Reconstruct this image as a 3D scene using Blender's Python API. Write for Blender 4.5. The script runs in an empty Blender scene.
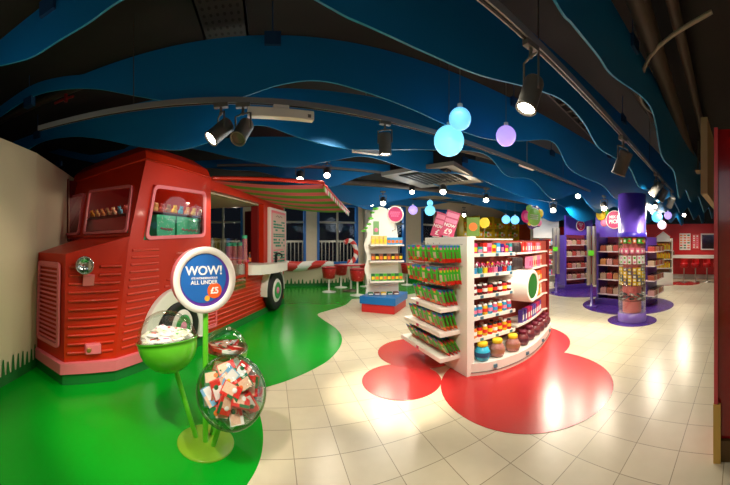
import bpy, math, random
from mathutils import Vector, Matrix, Euler, noise
random.seed(7)
SC = bpy.context.scene
COL = SC.collection
PI = math.pi
H = 1.35            # eye height
F = 300.0; YH = 243.0; X0 = 270.7   # pixels per radian, horizon row, column looking along +Y

# ---------------------------------------------------------------- survey helpers (photo reading -> metres)
def az(px): return (px - X0) / F
def at(px, py, d):
    a = az(px); return Vector((d*math.sin(a), d*math.cos(a), H - (py-YH)/F*d))
def fl(px, py, z=0.0):
    d = (H-z)*F/(py-YH); a = az(px); return Vector((d*math.sin(a), d*math.cos(a), z))
def onY(px, py, Y):
    return at(px, py, Y/math.cos(az(px)))
def onX(px, py, X):
    return at(px, py, X/math.sin(az(px)))
def catmull(pts, n=6, closed=False):
    P = [Vector(p) for p in pts]; N = len(P); out = []
    rng = N if closed else N-1
    for i in range(rng):
        if closed: a, b, c, d = P[i-1], P[i], P[(i+1) % N], P[(i+2) % N]
        else: a, b, c, d = P[max(i-1, 0)], P[i], P[i+1], P[min(i+2, N-1)]
        for k in range(n):
            t = k/n
            out.append(0.5*((2*b)+(c-a)*t+(2*a-5*b+4*c-d)*t*t+(-a+3*b-3*c+d)*t**3))
    if not closed: out.append(P[-1].copy())
    return out

# ---------------------------------------------------------------- materials
def lin(c):
    return tuple(((x/255)/12.92 if x/255 <= .04045 else ((x/255+.055)/1.055)**2.4) for x in c)
MATS = {}
def mat(name, rgb, rough=.5, metal=0, emit=0, spec=.5, var=.06, scale=12, coat=0, bump=0):
    if name in MATS: return MATS[name]
    m = bpy.data.materials.new(name); m.use_nodes = True
    nt = m.node_tree; b = nt.nodes['Principled BSDF']
    c = lin(rgb)
    b.inputs['Roughness'].default_value = rough; b.inputs['Metallic'].default_value = metal
    b.inputs['Specular IOR Level'].default_value = spec
    b.inputs['Coat Weight'].default_value = coat; b.inputs['Coat Roughness'].default_value = .08
    tc = nt.nodes.new('ShaderNodeTexCoord'); nz = nt.nodes.new('ShaderNodeTexNoise')
    nz.inputs['Scale'].default_value = scale; nz.inputs['Detail'].default_value = 3
    nt.links.new(tc.outputs['Object'], nz.inputs['Vector'])
    r = nt.nodes.new('ShaderNodeMix'); r.data_type = 'RGBA'
    r.inputs[6].default_value = (*[x*(1-var) for x in c], 1); r.inputs[7].default_value = (*[min(1, x*(1+var)) for x in c], 1)
    nt.links.new(nz.outputs['Fac'], r.inputs[0]); nt.links.new(r.outputs[2], b.inputs['Base Color'])
    if emit:
        b.inputs['Emission Color'].default_value = (*c, 1); b.inputs['Emission Strength'].default_value = emit
    if bump:
        bp = nt.nodes.new('ShaderNodeBump'); bp.inputs['Strength'].default_value = bump; bp.inputs['Distance'].default_value = .01
        nt.links.new(nz.outputs['Fac'], bp.inputs['Height']); nt.links.new(bp.outputs[0], b.inputs['Normal'])
    MATS[name] = m; return m
def glass(name, tint=(1, 1, 1), refl=.12, rough=.03):
    if name in MATS: return MATS[name]
    m = bpy.data.materials.new(name); m.use_nodes = True; nt = m.node_tree; nt.nodes.clear()
    o = nt.nodes.new('ShaderNodeOutputMaterial'); mx = nt.nodes.new('ShaderNodeMixShader')
    t = nt.nodes.new('ShaderNodeBsdfTransparent'); g = nt.nodes.new('ShaderNodeBsdfGlossy')
    lw = nt.nodes.new('ShaderNodeLayerWeight'); lw.inputs[0].default_value = .25
    mp = nt.nodes.new('ShaderNodeMapRange'); mp.inputs[3].default_value = refl*.35; mp.inputs[4].default_value = min(1, refl*5)
    nt.links.new(lw.outputs['Facing'], mp.inputs[0]); nt.links.new(mp.outputs[0], mx.inputs[0])
    t.inputs[0].default_value = (*tint, 1); g.inputs['Roughness'].default_value = rough
    nt.links.new(t.outputs[0], mx.inputs[1]); nt.links.new(g.outputs[0], mx.inputs[2]); nt.links.new(mx.outputs[0], o.inputs[0])
    MATS[name] = m; return m

RED = mat('truck_red', (194, 40, 8), .4, spec=.3, coat=.15, var=.05, scale=3)
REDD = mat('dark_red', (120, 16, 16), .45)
PINK = mat('pink_paint', (235, 120, 130), .4)
WHITE = mat('white_laminate', (240, 236, 226), .35, var=.03)
CREAM = mat('cream_wall', (212, 196, 164), .75, var=.05, scale=2)
GREEN = mat('floor_green', (0, 158, 30), .24, spec=.3, var=.12, scale=1.5)
GRASSD = mat('painted_grass_green', (20, 110, 40), .6)
REDF = mat('floor_red', (186, 44, 44), .25, var=.12, scale=2)
PURF = mat('floor_purple', (72, 44, 130), .22, var=.1, scale=2)
LIME = mat('lime_plastic', (95, 200, 40), .3, coat=.3)
LIMED = mat('lime_base_plate', (125, 175, 40), .35)
PURP = mat('purple_paint', (85, 58, 165), .3, coat=.3)
PURD = mat('deep_purple', (74, 46, 135), .25, coat=.5)
BLUEF = mat('fin_blue', (4, 112, 172), .42, var=.12, scale=1.2, coat=.1)
CYANE = mat('fin_lit_edge_cyan', (35, 140, 185), .4)  # lit look of the lower fin edges, put in as paler colour
BLUE = mat('blue_paint', (25, 105, 185), .4)
BLACK = mat('black_matt', (14, 13, 13), .7)
DARKC = mat('ceiling_dark', (30, 26, 25), .85, var=.3, scale=3)
DUCT = mat('duct_brown', (74, 64, 56), .5, metal=.3, var=.2)
STEEL = mat('brushed_steel', (185, 180, 172), .3, metal=.9)
ALU = mat('track_grey', (150, 150, 150), .4, metal=.4)
GREY = mat('fixture_grey', (118, 115, 108), .4, metal=.3)
RUBBER = mat('tyre_black', (18, 18, 18), .6)
MINT = mat('mint_box', (70, 190, 140), .5)
MAG = mat('magenta_card', (205, 40, 100), .45)
YEL = mat('yellow_card', (240, 205, 40), .45)
ORA = mat('orange_card', (240, 120, 40), .45)
TEAL = mat('teal_card', (30, 150, 150), .45)
SKY = mat('sky_blue_card', (60, 160, 215), .45)
PNK2 = mat('candy_pink', (240, 130, 170), .45)
WHT = mat('print_white', (245, 245, 240), .5, var=.01)
BRN = mat('sweet_brown', (120, 70, 50), .5, var=.3, scale=60)
KHAKI = mat('sweet_cream_mix', (205, 175, 140), .5, var=.35, scale=80)
GRN = mat('packet_green', (70, 185, 50), .35)
GRND = mat('dark_green_card', (20, 110, 60), .4)
RDC = mat('carton_red', (220, 45, 35), .4)
PEACH = mat('peach_print', (250, 195, 165), .5, var=.3, scale=90)
GLASS = glass('clear_acrylic', (.97, .99, .98), .16)
GLASSG = glass('tinted_glass', (.75, .78, .78), .05)
WGLASS = glass('night_window_glass', (.72, .75, .78), .03)

# ---------------------------------------------------------------- mesh builder
class MB:
    def __init__(s): s.v = []; s.f = []; s.m = []; s.s = []
    def add(s, vs, fs, mi=0, smooth=False, M=None):
        b = len(s.v)
        s.v += [tuple(M @ Vector(p)) if M else tuple(p) for p in vs]
        for k, f in enumerate(fs):
            s.f.append([b+i for i in f]); s.m.append(mi[k] if isinstance(mi, (list, tuple)) else mi); s.s.append(smooth)
        return s
    def box(s, lo, hi, mi=0, M=None):
        x0, y0, z0 = lo; x1, y1, z1 = hi
        vs = [(x0, y0, z0), (x1, y0, z0), (x1, y1, z0), (x0, y1, z0), (x0, y0, z1), (x1, y0, z1), (x1, y1, z1), (x0, y1, z1)]
        return s.add(vs, [(0, 3, 2, 1), (4, 5, 6, 7), (0, 1, 5, 4), (1, 2, 6, 5), (2, 3, 7, 6), (3, 0, 4, 7)], mi, False, M)
    def cbox(s, c, sz, mi=0, M=None):
        return s.box([c[i]-sz[i]/2 for i in range(3)], [c[i]+sz[i]/2 for i in range(3)], mi, M)
    def lathe(s, prof, mi=0, seg=24, M=None, smooth=True):
        # prof: list of (r,z) ; separate vert rings per band so creases stay where slopes break hard
        vs = []; fs = []
        n = len(prof)
        for (r, z) in prof:
            for k in range(seg):
                a = 2*PI*k/seg; vs.append((r*math.cos(a), r*math.sin(a), z))
        mm = []
        for i in range(n-1):
            for k in range(seg):
                k2 = (k+1) % seg
                fs.append((i*seg+k, i*seg+k2, (i+1)*seg+k2, (i+1)*seg+k))
                mm.append(mi[i] if isinstance(mi, (list, tuple)) else mi)
        s.add(vs, fs, mm, smooth, M)
        for idx, (r, z) in ((0, prof[0]), (n-1, prof[-1])):
            if r > 1e-4:
                vv = [(r*math.cos(2*PI*k/seg), r*math.sin(2*PI*k/seg), z) for k in range(seg)]
                f = tuple(range(seg)) if idx else tuple(reversed(range(seg)))
                mc = (mi[0] if idx == 0 else mi[-1]) if isinstance(mi, (list, tuple)) else mi
                s.add(vv, [f], mc, False, M)
        return s
    def cyl(s, p0, p1, r, mi=0, seg=16, r2=None):
        p0 = Vector(p0); p1 = Vector(p1); d = p1-p0; L = d.length
        M = Matrix.Translation(p0) @ d.to_track_quat('Z', 'Y').to_matrix().to_4x4()
        return s.lathe([(r, 0), (r if r2 is None else r2, L)], mi, seg, M)
    def sph(s, c, r, mi=0, seg=20, sc=(1, 1, 1), a0=-PI/2, a1=PI/2, M=None, n=10):
        pr = [(max(r*math.cos(a0+(a1-a0)*i/n), 1e-5), r*math.sin(a0+(a1-a0)*i/n)) for i in range(n+1)]
        MM = Matrix.Translation(Vector(c)) @ (M or Matrix()) @ Matrix.Diagonal((*sc, 1))
        vs = []; fs = []
        for (rr, z) in pr:
            for k in range(seg):
                a = 2*PI*k/seg; vs.append((rr*math.cos(a), rr*math.sin(a), z))
        for i in range(n):
            for k in range(seg):
                k2 = (k+1) % seg; fs.append((i*seg+k, i*seg+k2, (i+1)*seg+k2, (i+1)*seg+k))
        return s.add(vs, fs, mi, True, MM)
    def prism(s, pts, z0, z1, mi=0, M=None, side=None, smooth=False):
        n = len(pts)
        area = sum(pts[i][0]*pts[(i+1) % n][1]-pts[(i+1) % n][0]*pts[i][1] for i in range(n))
        if area < 0: pts = list(reversed(pts))
        lo = [(p[0], p[1], z0) for p in pts]; hi = [(p[0], p[1], z1) for p in pts]
        s.add(hi, [tuple(range(n))], mi, False, M); s.add(lo, [tuple(reversed(range(n)))], mi, False, M)
        s.add(lo+hi, [(i, (i+1) % n, n+(i+1) % n, n+i) for i in range(n)], mi if side is None else side, smooth, M)
        return s
    def tube(s, pts, r, mi=0, seg=10, closed=False, mfun=None):
        P = [Vector(p) for p in pts]; n = len(P); vs = []; fs = []; mm = []
        prev = None
        for i, p in enumerate(P):
            if closed: t = P[(i+1) % n]-P[i-1]
            else: t = P[min(i+1, n-1)]-P[max(i-1, 0)]
            t.normalize()
            if prev is None:
                up = Vector((0, 0, 1)) if abs(t.z) < .9 else Vector((1, 0, 0))
                nx = t.cross(up).normalized()
            else: nx = (prev - t*prev.dot(t)).normalized()
            prev = nx; ny = t.cross(nx)
            rr = r(i/(n-1)) if callable(r) else r
            for k in range(seg):
                a = 2*PI*k/seg; vs.append(p+nx*rr*math.cos(a)+ny*rr*math.sin(a))
        for i in range(n if closed else n-1):
            for k in range(seg):
                j = (i+1) % n; k2 = (k+1) % seg
                fs.append((i*seg+k, i*seg+k2, j*seg+k2, j*seg+k)); mm.append(mfun(i, k) if mfun else mi)
        s.add(vs, fs, mm, True)
        if not closed:
            s.add(vs[:seg], [tuple(reversed(range(seg)))], mm[0]); s.add(vs[-seg:], [tuple(range(seg))], mm[-1])
        return s
    def build(s, name, mats, parent=None, loc=(0, 0, 0), rot=(0, 0, 0), bevel=0):
        me = bpy.data.meshes.new(name); me.from_pydata(s.v, [], s.f)
        mats = mats if isinstance(mats, (list, tuple)) else [mats]
        for m in mats: me.materials.append(m)
        me.polygons.foreach_set('material_index', s.m); me.polygons.foreach_set('use_smooth', s.s)
        me.update()
        o = bpy.data.objects.new(name, me); COL.objects.link(o); o.location = loc; o.rotation_euler = rot
        if parent: o.parent = parent
        if bevel:
            b = o.modifiers.new('edge', 'BEVEL'); b.width = bevel; b.segments = 2; b.limit_method = 'ANGLE'
        return o
def T(o, label=None, cat=None, group=None, kind=None):
    if label: o['label'] = label
    if cat: o['category'] = cat
    if group: o['group'] = group
    if kind: o['kind'] = kind
    return o
def E(name, loc=(0, 0, 0), rz=0, rot=None):
    o = bpy.data.objects.new(name, None); COL.objects.link(o); o.location = loc
    o.rotation_euler = rot or (0, 0, rz); o.empty_display_size = .1; return o
def dup(r, loc=None, rot=None, label=None, group=None):
    def cp(o, par):
        c = o.copy(); COL.objects.link(c); c.parent = par
        for ch in list(o.children): cp(ch, c)
        return c
    c = cp(r, None)
    if loc is not None: c.location = loc
    if rot is not None: c.rotation_euler = rot
    if label: c['label'] = label
    if group: c['group'] = group
    return c
def text(name, s, size, M, parent, bold=.0, ext=.002, align='CENTER', spacing=1.0):
    cu = bpy.data.curves.new(name, 'FONT'); cu.body = s; cu.size = size; cu.extrude = ext; cu.offset = bold
    cu.align_x = align; cu.align_y = 'CENTER'; cu.space_character = spacing
    o = bpy.data.objects.new(name+'_src', cu); COL.objects.link(o)
    dg = bpy.context.evaluated_depsgraph_get(); dg.update()
    me = bpy.data.meshes.new_from_object(o.evaluated_get(dg)); bpy.data.objects.remove(o)
    me.transform(M); me.name = name
    r = bpy.data.objects.new(name, me); COL.objects.link(r); r.parent = parent
    return r
def setm(o, m):
    o.data.materials.clear(); o.data.materials.append(m); return o
ORD = ['first', 'second', 'third', 'fourth', 'fifth', 'sixth', 'seventh', 'eighth', 'ninth', 'tenth', 'eleventh', 'twelfth', 'thirteenth', 'fourteenth', 'fifteenth', 'sixteenth', 'seventeenth', 'eighteenth', 'nineteenth', 'twentieth']
FACE = Matrix.Rotation(PI/2, 4, 'X')   # xy sheet -> stands up, facing -Y
# ================================================================ SETTING
CZ = 3.12
TILE = H/4.607
def floor_mat():
    m = bpy.data.materials.new('cream_vinyl_tiles'); m.use_nodes = True; nt = m.node_tree; b = nt.nodes['Principled BSDF']
    tc = nt.nodes.new('ShaderNodeTexCoord'); sp = nt.nodes.new('ShaderNodeSeparateXYZ'); nt.links.new(tc.outputs['Object'], sp.inputs[0])
    def M(op, a, bb=None, c=None):
        n = nt.nodes.new('ShaderNodeMath'); n.operation = op
        for i, v in enumerate((a, bb, c)):
            if v is None: continue
            if isinstance(v, (int, float)): n.inputs[i].default_value = v
            else: nt.links.new(v, n.inputs[i])
        return n.outputs[0]
    ds = []; cells = []
    for ax, off in ((0, .501), (1, .377)):
        u = M('SUBTRACT', M('DIVIDE', sp.outputs[ax], TILE), off)
        fr = M('FRACT', u); cells.append(M('FLOOR', u))
        ds.append(M('MINIMUM', fr, M('SUBTRACT', 1.0, fr)))
    d = M('MINIMUM', ds[0], ds[1]); line = M('LESS_THAN', d, .0085)
    cb = nt.nodes.new('ShaderNodeCombineXYZ'); nt.links.new(cells[0], cb.inputs[0]); nt.links.new(cells[1], cb.inputs[1])
    wn = nt.nodes.new('ShaderNodeTexWhiteNoise'); nt.links.new(cb.outputs[0], wn.inputs['Vector'])
    nz = nt.nodes.new('ShaderNodeTexNoise'); nz.inputs['Scale'].default_value = 9; nz.inputs['Detail'].default_value = 6; nt.links.new(tc.outputs['Object'], nz.inputs['Vector'])
    v = M('ADD', M('MULTIPLY', wn.outputs['Value'], .45), M('MULTIPLY', nz.outputs['Fac'], .55))
    mx = nt.nodes.new('ShaderNodeMix'); mx.data_type = 'RGBA'; mx.inputs[6].default_value = (*lin((200, 190, 160)), 1); mx.inputs[7].default_value = (*lin((224, 215, 188)), 1); nt.links.new(v, mx.inputs[0])
    m2 = nt.nodes.new('ShaderNodeMix'); m2.data_type = 'RGBA'; m2.inputs[7].default_value = (*lin((150, 136, 105)), 1); nt.links.new(mx.outputs[2], m2.inputs[6]); nt.links.new(line, m2.inputs[0])
    nt.links.new(m2.outputs[2], b.inputs['Base Color']); b.inputs['Roughness'].default_value = .28; b.inputs['Specular IOR Level'].default_value = .45
    return m
XW, XE, YS, YN = -5.0, 11.3, -2.2, 9.6
T(MB().box((XW, YS, -.1), (XE+.1, YN+1.6, 0)).build('floor', floor_mat()), kind='structure')
T(MB().box((XW, YS, CZ), (XE+.1, YN+.3, CZ+.1)).build('ceiling', DARKC), kind='structure')

def inlay(pts, z, m, n=8, closed=True):
    P = catmull([(p[0], p[1], 0) for p in pts], n, True) if closed else pts
    return T(MB().prism([(p[0], p[1]) for p in P], 0.0005, z).build('inlaid_floor', m), kind='structure')
def circ(cx, cy, r, n=72): return [(cx+r*math.cos(2*PI*i/n), cy+r*math.sin(2*PI*i/n)) for i in range(n)]
# green area: traced lobes then the wall side
gp = [(247, 485), (256, 470), (262, 452), (263, 432), (259, 412), (253, 398), (262, 389), (285, 381.5), (310, 371), (330, 359), (341, 345), (341, 335), (334, 327), (322, 319), (318, 314), (330, 310), (345, 305), (352, 299)]
g = [fl(*p) for p in gp]
G = [(p.x, p.y) for p in catmull(g, 6)]
G += [(2.9, 6.9), (4.6, 7.4), (6.2, 8.0), (6.2, YN), (-2.9, YN), (-2.9, 3.3), (-2.4, 2.3), (-2.25, 1.6), (-2.2, .2), (-1.3, .2), (-.35, 1.0)]
T(MB().prism(G, .0005, .004).build('inlaid_floor', GREEN), kind='structure')
for cx, cy, r, z in ((2.23, 1.94, .84, .003), (1.25, 2.68, .39, .0036), (1.78, 3.28, .52, .0042)):
    T(MB().prism(circ(cx, cy, r), .0005, z).build('inlaid_floor', REDF), kind='structure')
T(MB().prism(circ(2.9, 3.0, .95), .0005, .0025).build('inlaid_floor', REDF), kind='structure')
for cx, cy, r, z in ((4.91, 1.88, .43, .003), (6.15, 2.45, 1.0, .0036), (7.2, 4.3, .95, .0032)):
    T(MB().prism(circ(cx, cy, r), .0005, z).build('inlaid_floor', PURF), kind='structure')
for cx, cy, r, z in ((9.9, 1.9, .5, .003), (9.6, 2.5, .4, .0035)):
    T(MB().prism(circ(cx, cy, r), .0005, z).build('inlaid_floor', REDF), kind='structure')

# walls
def wallstrip(name, pts, z0, z1, th, m):
    mb = MB(); P = [Vector((p[0], p[1])) for p in pts]
    L = []; R = []
    for i, p in enumerate(P):
        t = (P[min(i+1, len(P)-1)]-P[max(i-1, 0)]).normalized(); nrm = Vector((-t.y, t.x))
        L.append(p); R.append(p+nrm*th)
    mb.prism([(q.x, q.y) for q in L]+[(q.x, q.y) for q in reversed(R)], z0, z1)
    return T(mb.build(name, m), kind='structure')
LW = [(-2.0, YS), (-2.05, .9), (-2.19, 1.73), (-2.30, 2.324), (-2.76, 3.58), (-2.9, 4.4), (-2.9, YN)]
wallstrip('wall_left', LW, 0, 2.33, .12, CREAM)
T(MB().box((XW-.1, YS, 0), (XW, YN, CZ)).build('wall_outer_left', BLACK), kind='structure')
T(MB().box((XW, YS-.1, 0), (XE, YS, CZ)).build('wall_front', CREAM), kind='structure')
# right (red) wall
T(MB().box((XE, YS, 0), (XE+.12, YN, 2.08)).build('wall_right', mat('red_wall', (196, 22, 24), .45)), kind='structure')
T(MB().box((XE, YS, 2.08), (XE+.12, YN, CZ)).build('wall_right_upper', mat('bulkhead_dark', (26, 34, 40), .8)), kind='structure')
T(MB().box((XE-.03, YS, 0.0), (XE, 2.7, .17)).build('baseboard_right', WHITE), kind='structure')
# back wall with window openings
def bx(px): return YN*math.tan(az(px))
wins = [(bx(203), bx(243)), (bx(262), bx(306)), (bx(317), bx(358)), (bx(381), bx(405.5)), (bx(421), bx(449))]
WZ0, WZ1 = .66, 2.62
mb = MB(); xs = [XW]+[v for w in wins for v in w]+[XE]
for i in range(0, len(xs), 2): mb.box((xs[i], YN, 0), (xs[i+1], YN+.2, CZ))
for a, b in wins:
    mb.box((a, YN, 0), (b, YN+.2, WZ0)); mb.box((a, YN, WZ1), (b, YN+.2, CZ))
T(mb.build('wall_back', mat('back_wall_cream', (222, 208, 180), .7)), kind='structure')
for n, (a, b) in enumerate(wins):
    mb = MB(); w = .075
    for lo, hi in (((a, YN-.03, WZ0), (a+w, YN+.15, WZ1)), ((b-w, YN-.03, WZ0), (b, YN+.15, WZ1)), ((a+w, YN-.03, WZ0), (b-w, YN+.15, WZ0+w)), ((a+w, YN-.03, WZ1-w), (b-w, YN+.15, WZ1))):
        mb.box(lo, hi)
    wo = T(mb.build('window_%d' % (n+1), BLUE), kind='structure')
    mb = MB(); c = (a+b)/2
    mb.box((c-.03, YN+.05, WZ0+w), (c+.03, YN+.1, WZ1-w)); mb.box((a+w, YN+.055, 2.0), (b-w, YN+.095, 2.06))
    mb.build('window_mullion', mat('mullion_grey', (170, 165, 150), .5), wo)
    MB().box((a+w, YN+.11, WZ0+w), (b-w, YN+.12, WZ1-w)).build('window_pane', WGLASS, wo)
    # balustrade on the terrace outside
    mb = MB(); y = YN+.75; a2, b2 = a-.12, b+.12
    mb.box((a2, y, 1.37), (b2, y+.05, 1.44)); mb.box((a2, y, .52), (b2, y+.04, .56))
    k = int((b2-a2)/.13)
    for i in range(k+1):
        xx = a2+.01+(b2-a2-.03)*i/k; mb.box((xx-.014, y, .0), (xx+.014, y+.03, 1.37))
    T(mb.build('balcony_railing', mat('railing_white', (205, 200, 185), .5)), 'white spindled balcony railing outside the '+ORD[n]+' blue-framed window counted from the truck', 'railing', 'railings outside the windows')
# painted grass along the wall bottoms
def grass(pts, m, name):
    mb = MB(); rnd = random.Random(3)
    for (p0, p1, z0, hh, sp) in pts:
        p0 = Vector(p0); p1 = Vector(p1); L = (p1-p0).length; t = (p1-p0)/L; nr = Vector((t.y, -t.x))*.006
        mb.add([(p0.x+nr.x, p0.y+nr.y, 0), (p1.x+nr.x, p1.y+nr.y, 0), (p1.x+nr.x, p1.y+nr.y, z0), (p0.x+nr.x, p0.y+nr.y, z0)], [(0, 1, 2, 3)])
        n = int(L/sp)
        for i in range(n):
            c = p0+t*(i+.5)*L/n; w = sp*.36; h = hh*(rnd.uniform(.55, 1.0))
            q = nr*1.3; tp = c+t*rnd.uniform(-.1, .1)*sp
            mb.add([(c.x-t.x*w+q.x, c.y-t.y*w+q.y, z0-.01), (c.x+t.x*w+q.x, c.y+t.y*w+q.y, z0-.01), (tp.x+t.x*w*.35+q.x, tp.y+t.y*w*.35+q.y, z0+h), (tp.x-t.x*w*.35+q.x, tp.y-t.y*w*.35+q.y, z0+h)], [(0, 1, 2, 3)])
    return T(mb.build(name, m), kind='structure')
grass([((-2.05, .9), (-2.19, 1.73), .10, .17, .075), ((-2.19, 1.73), (-2.30, 2.324), .10, .17, .075), ((-2.30, 2.324), (-2.40, 2.6), .10, .17, .075)], GRASSD, 'trim_1')
grass([((-2.9, YN), (bx(380), YN), .14, .2, .15)], GRASSD, 'trim_2')
grass([((bx(405.5), YN), (bx(430), YN), .14, .2, .15)], GRASSD, 'trim_3')

# white return pier in front of the windows
T(MB().box((bx(363), YN-.3, 0), (bx(379), YN-.0, CZ)).build('trim_5', mat('pier_white', (225, 215, 195), .6)), kind='structure')
# entrance partition, near right
rp = fl(716, 462)
mb = MB(); mb.box((1.87, -1.2, 0), (2.2, rp.y-.012, 2.06), 0)
pt = T(mb.build('wall_partition', mat('gloss_red_panel', (150, 12, 18), .18, coat=.6)), kind='structure')
T(MB().box((1.835, rp.y-.012, 0), (2.2, rp.y+.012, 2.06), 0).build('trim_4', mat('partition_edge_pink', (205, 70, 80), .25)), kind='structure')
T(MB().box((1.828, rp.y-.03, 0), (1.85, rp.y+.016, .36), 0).build('baseboard_front', mat('brass_kick', (205, 170, 90), .4, metal=.3)), kind='structure')
T(MB().box((1.845, -1.2, 0), (1.87, rp.y-.03, .13), 0).build('baseboard_partition', mat('brown_kick', (90, 66, 32), .5)), kind='structure')
T(MB().box((2.6, .30, 1.78), (9.0, .36, 2.45), 0).build('wall_beam', mat('beam_cream', (150, 132, 98), .6)), kind='structure')

# ================================================================ CEILING FINS
def fin(Y, pts, cont, top=2.87, xr=11.0, left=None, label='', seed=0):
    P = [onY(px, py, Y) for px, py in pts]; P = [(p.x, p.z) for p in P]
    if left: P = left+P
    x, z = P[-1]; lam, amp, zc = cont; k = 0
    while x < xr:
        x += lam/4; k += 1
        P.append((x, zc+amp*[1, 0, -1, 0][k % 4]))
    C = catmull([(a, b, 0) for a, b in P], 7)
    C = [c for c in C if c.x <= 11.15]
    mb = MB(); lo = [(c.x, c.y) for c in C]; n = len(lo); vs = []; fs = []; mi = []
    for s in (-.007, .007):
        for (x, z) in lo: vs.append((x, Y+s, z))
        for (x, z) in lo: vs.append((x, Y+s, max(top, z+.12)))
    for i in range(n-1):
        fs.append((i, i+1, n+i+1, n+i)); fs.append((2*n+i, 3*n+i, 3*n+i+1, 2*n+i+1))
        mi += [0, 0]
    fs += [(i, 2*n+i, 2*n+i+1, i+1) for i in range(n-1)]; mi += [1]*(n-1)
    fs += [(n+i, n+i+1, 3*n+i+1, 3*n+i) for i in range(n-1)]; mi += [0]*(n-1)
    fs += [(0, n, 3*n, 2*n), (n-1, 3*n-1, 4*n-1, 2*n-1)]; mi += [0, 0]
    mb.add(vs, fs, mi)
    r = mb.build('ceiling_fin', [BLUEF, CYANE])
    T(r, label, 'ceiling fin', 'wavy blue ceiling fins')
    xs_ = [c[0] for c in lo]; x = xs_[0]+.5
    while x < xs_[-1]-.3:
        MB().box((x-.06, Y-.03, top-.08), (x+.06, Y+.03, top+.015)).cyl((x, Y, top), (x, Y, CZ), .005, 0, 6).build('hanger_bracket', mat('bracket_blue', (20, 60, 100), .5), r); x += 2.3
    return r
fin(.8, [(553, -2), (573, 25), (598, 56), (613, 76), (644, 99), (654, 117), (662, 157), (674, 172), (679, 198)], (1.7, .1, 2.1), label='wavy blue ceiling fin passing by the entrance, its edge falling past the round ceiling disc', left=[(-3, 2.6), (-1.5, 2.9), (-.2, 2.62), (.5, 2.72)])
fin(1.4, [(0, 66), (30, 58), (60, 40), (90, 22), (122, 0)], (99, 0, 2.5), label='wavy blue ceiling fin crossing the top left corner, close overhead', xr=-99,
    left=[(-4.5, 2.3), (-3.6, 2.5), (-2.6, 2.75)]) if False else None
fin(1.4, [(0, 66), (30, 58), (60, 40), (90, 22), (122, 0), (200, -30), (270, -22), (330, 8), (360, 23), (426, 53), (482, 76), (537, 90), (563, 101), (583, 122), (598, 147), (613, 157), (629, 167), (639, 187)], (1.9, .12, 2.15), label='second wavy blue ceiling fin from the entrance, passing out of view over the truck')
fin(2.2, [(0, 117), (30, 98), (60, 90), (95, 89), (130, 95), (170, 102), (205, 104), (240, 98), (280, 85), (320, 81), (365, 92), (411, 109), (451, 127), (487, 139), (520, 141), (553, 142), (568, 167), (583, 177), (603, 186), (613, 197)], (1.7, .12, 2.1), label='third wavy blue ceiling fin from the entrance, just above the grey track over the truck')
fin(2.95, [(14, 160), (40, 143), (70, 137), (100, 139), (140, 147), (180, 150), (215, 140), (240, 128), (265, 126), (300, 138), (340, 148), (375, 150), (430, 150), (484, 154), (507, 176), (532, 180), (553, 199), (578, 194)], (1.7, .12, 2.1), label='wavy blue ceiling fin hanging over the roof of the red truck, behind the twin spotlights')
fin(4.3, [(40, 150), (80, 160), (110, 163), (135, 151), (165, 146), (200, 150), (230, 157), (275, 166), (299, 167), (336, 160), (369, 157), (420, 172), (470, 176), (520, 196), (560, 205)], (2.2, .1, 2.05), label='wavy blue ceiling fin above the striped awning')
fin(5.4, [(140, 175), (200, 168), (230, 170), (260, 172), (293, 181), (330, 187), (363, 176), (400, 172), (450, 190), (490, 196), (530, 205)], (2.2, .1, 2.1), label='wavy blue ceiling fin behind the awning, below the bright star-like spotlight')
fin(6.7, [(240, 182), (290, 186), (330, 197), (363, 206), (400, 200), (440, 196), (480, 206), (520, 212)], (2.4, .1, 2.15), top=2.8, label='low wavy blue ceiling fin over the white snack stand')
fin(8.2, [(240, 195), (300, 194), (345, 202), (370, 210), (395, 205), (420, 207), (460, 202), (500, 211)], (2.4, .1, 2.2), top=2.75, label='rearmost wavy blue ceiling fin, along the tops of the windows')

# ================================================================ TRACKS, SPOTS
def track(p0, p1, label, w=.035, m=ALU):
    p0 = Vector(p0); p1 = Vector(p1); d = (p1-p0); L = d.length
    r = E('lighting_track', p0, math.atan2(d.y, d.x)); T(r, label, 'lighting track', 'ceiling lighting tracks')
    MB().box((0, -w/2, -.02), (L, w/2, .02)).box((0, -w*.2, -.024), (L, w*.2, -.0195), 1).build('rail', [m, BLACK], r)
    x = .9
    while x < L: MB().cyl((x, 0, .02), (x, 0, CZ-p0.z), .004, 0, 6).build('hanging_rod', DUCT, r); x += 2.6
    return r
TZ = 2.40
track((-1.92, 1.97, TZ), (5.9, 3.04, TZ), 'grey lighting track over the truck carrying the twin spotlights and white driver box')
track((.35, .93, TZ), (8.3, 1.6, TZ), 'grey lighting track on the entrance side carrying the large bright spotlight')
track((-.9, 5.0, 2.66), (7.5, 5.6, 2.66), 'grey lighting track beyond the awning', m=GREY)
track((-.5, 7.5, 2.62), (9.5, 7.7, 2.62), 'grey lighting track beside the windows', m=GREY)
LENS_ON = mat('lamp_glow', (255, 244, 220), .3, emit=28, var=0)
LENS_OFF = mat('lamp_lens', (90, 88, 80), .2)
def make_spot(on):
    r = E('track_spotlight')
    # origin at track; housing hangs below, its barrel along local -Z (aimed by the yoke child)
    mb = MB().box((-.045, -.018, -.035), (.045, .018, 0)).cyl((0, 0, -.035), (0, 0, -.09), .008, 0, 8)
    mb.build('track_adapter', GREY, r)
    return r
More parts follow.
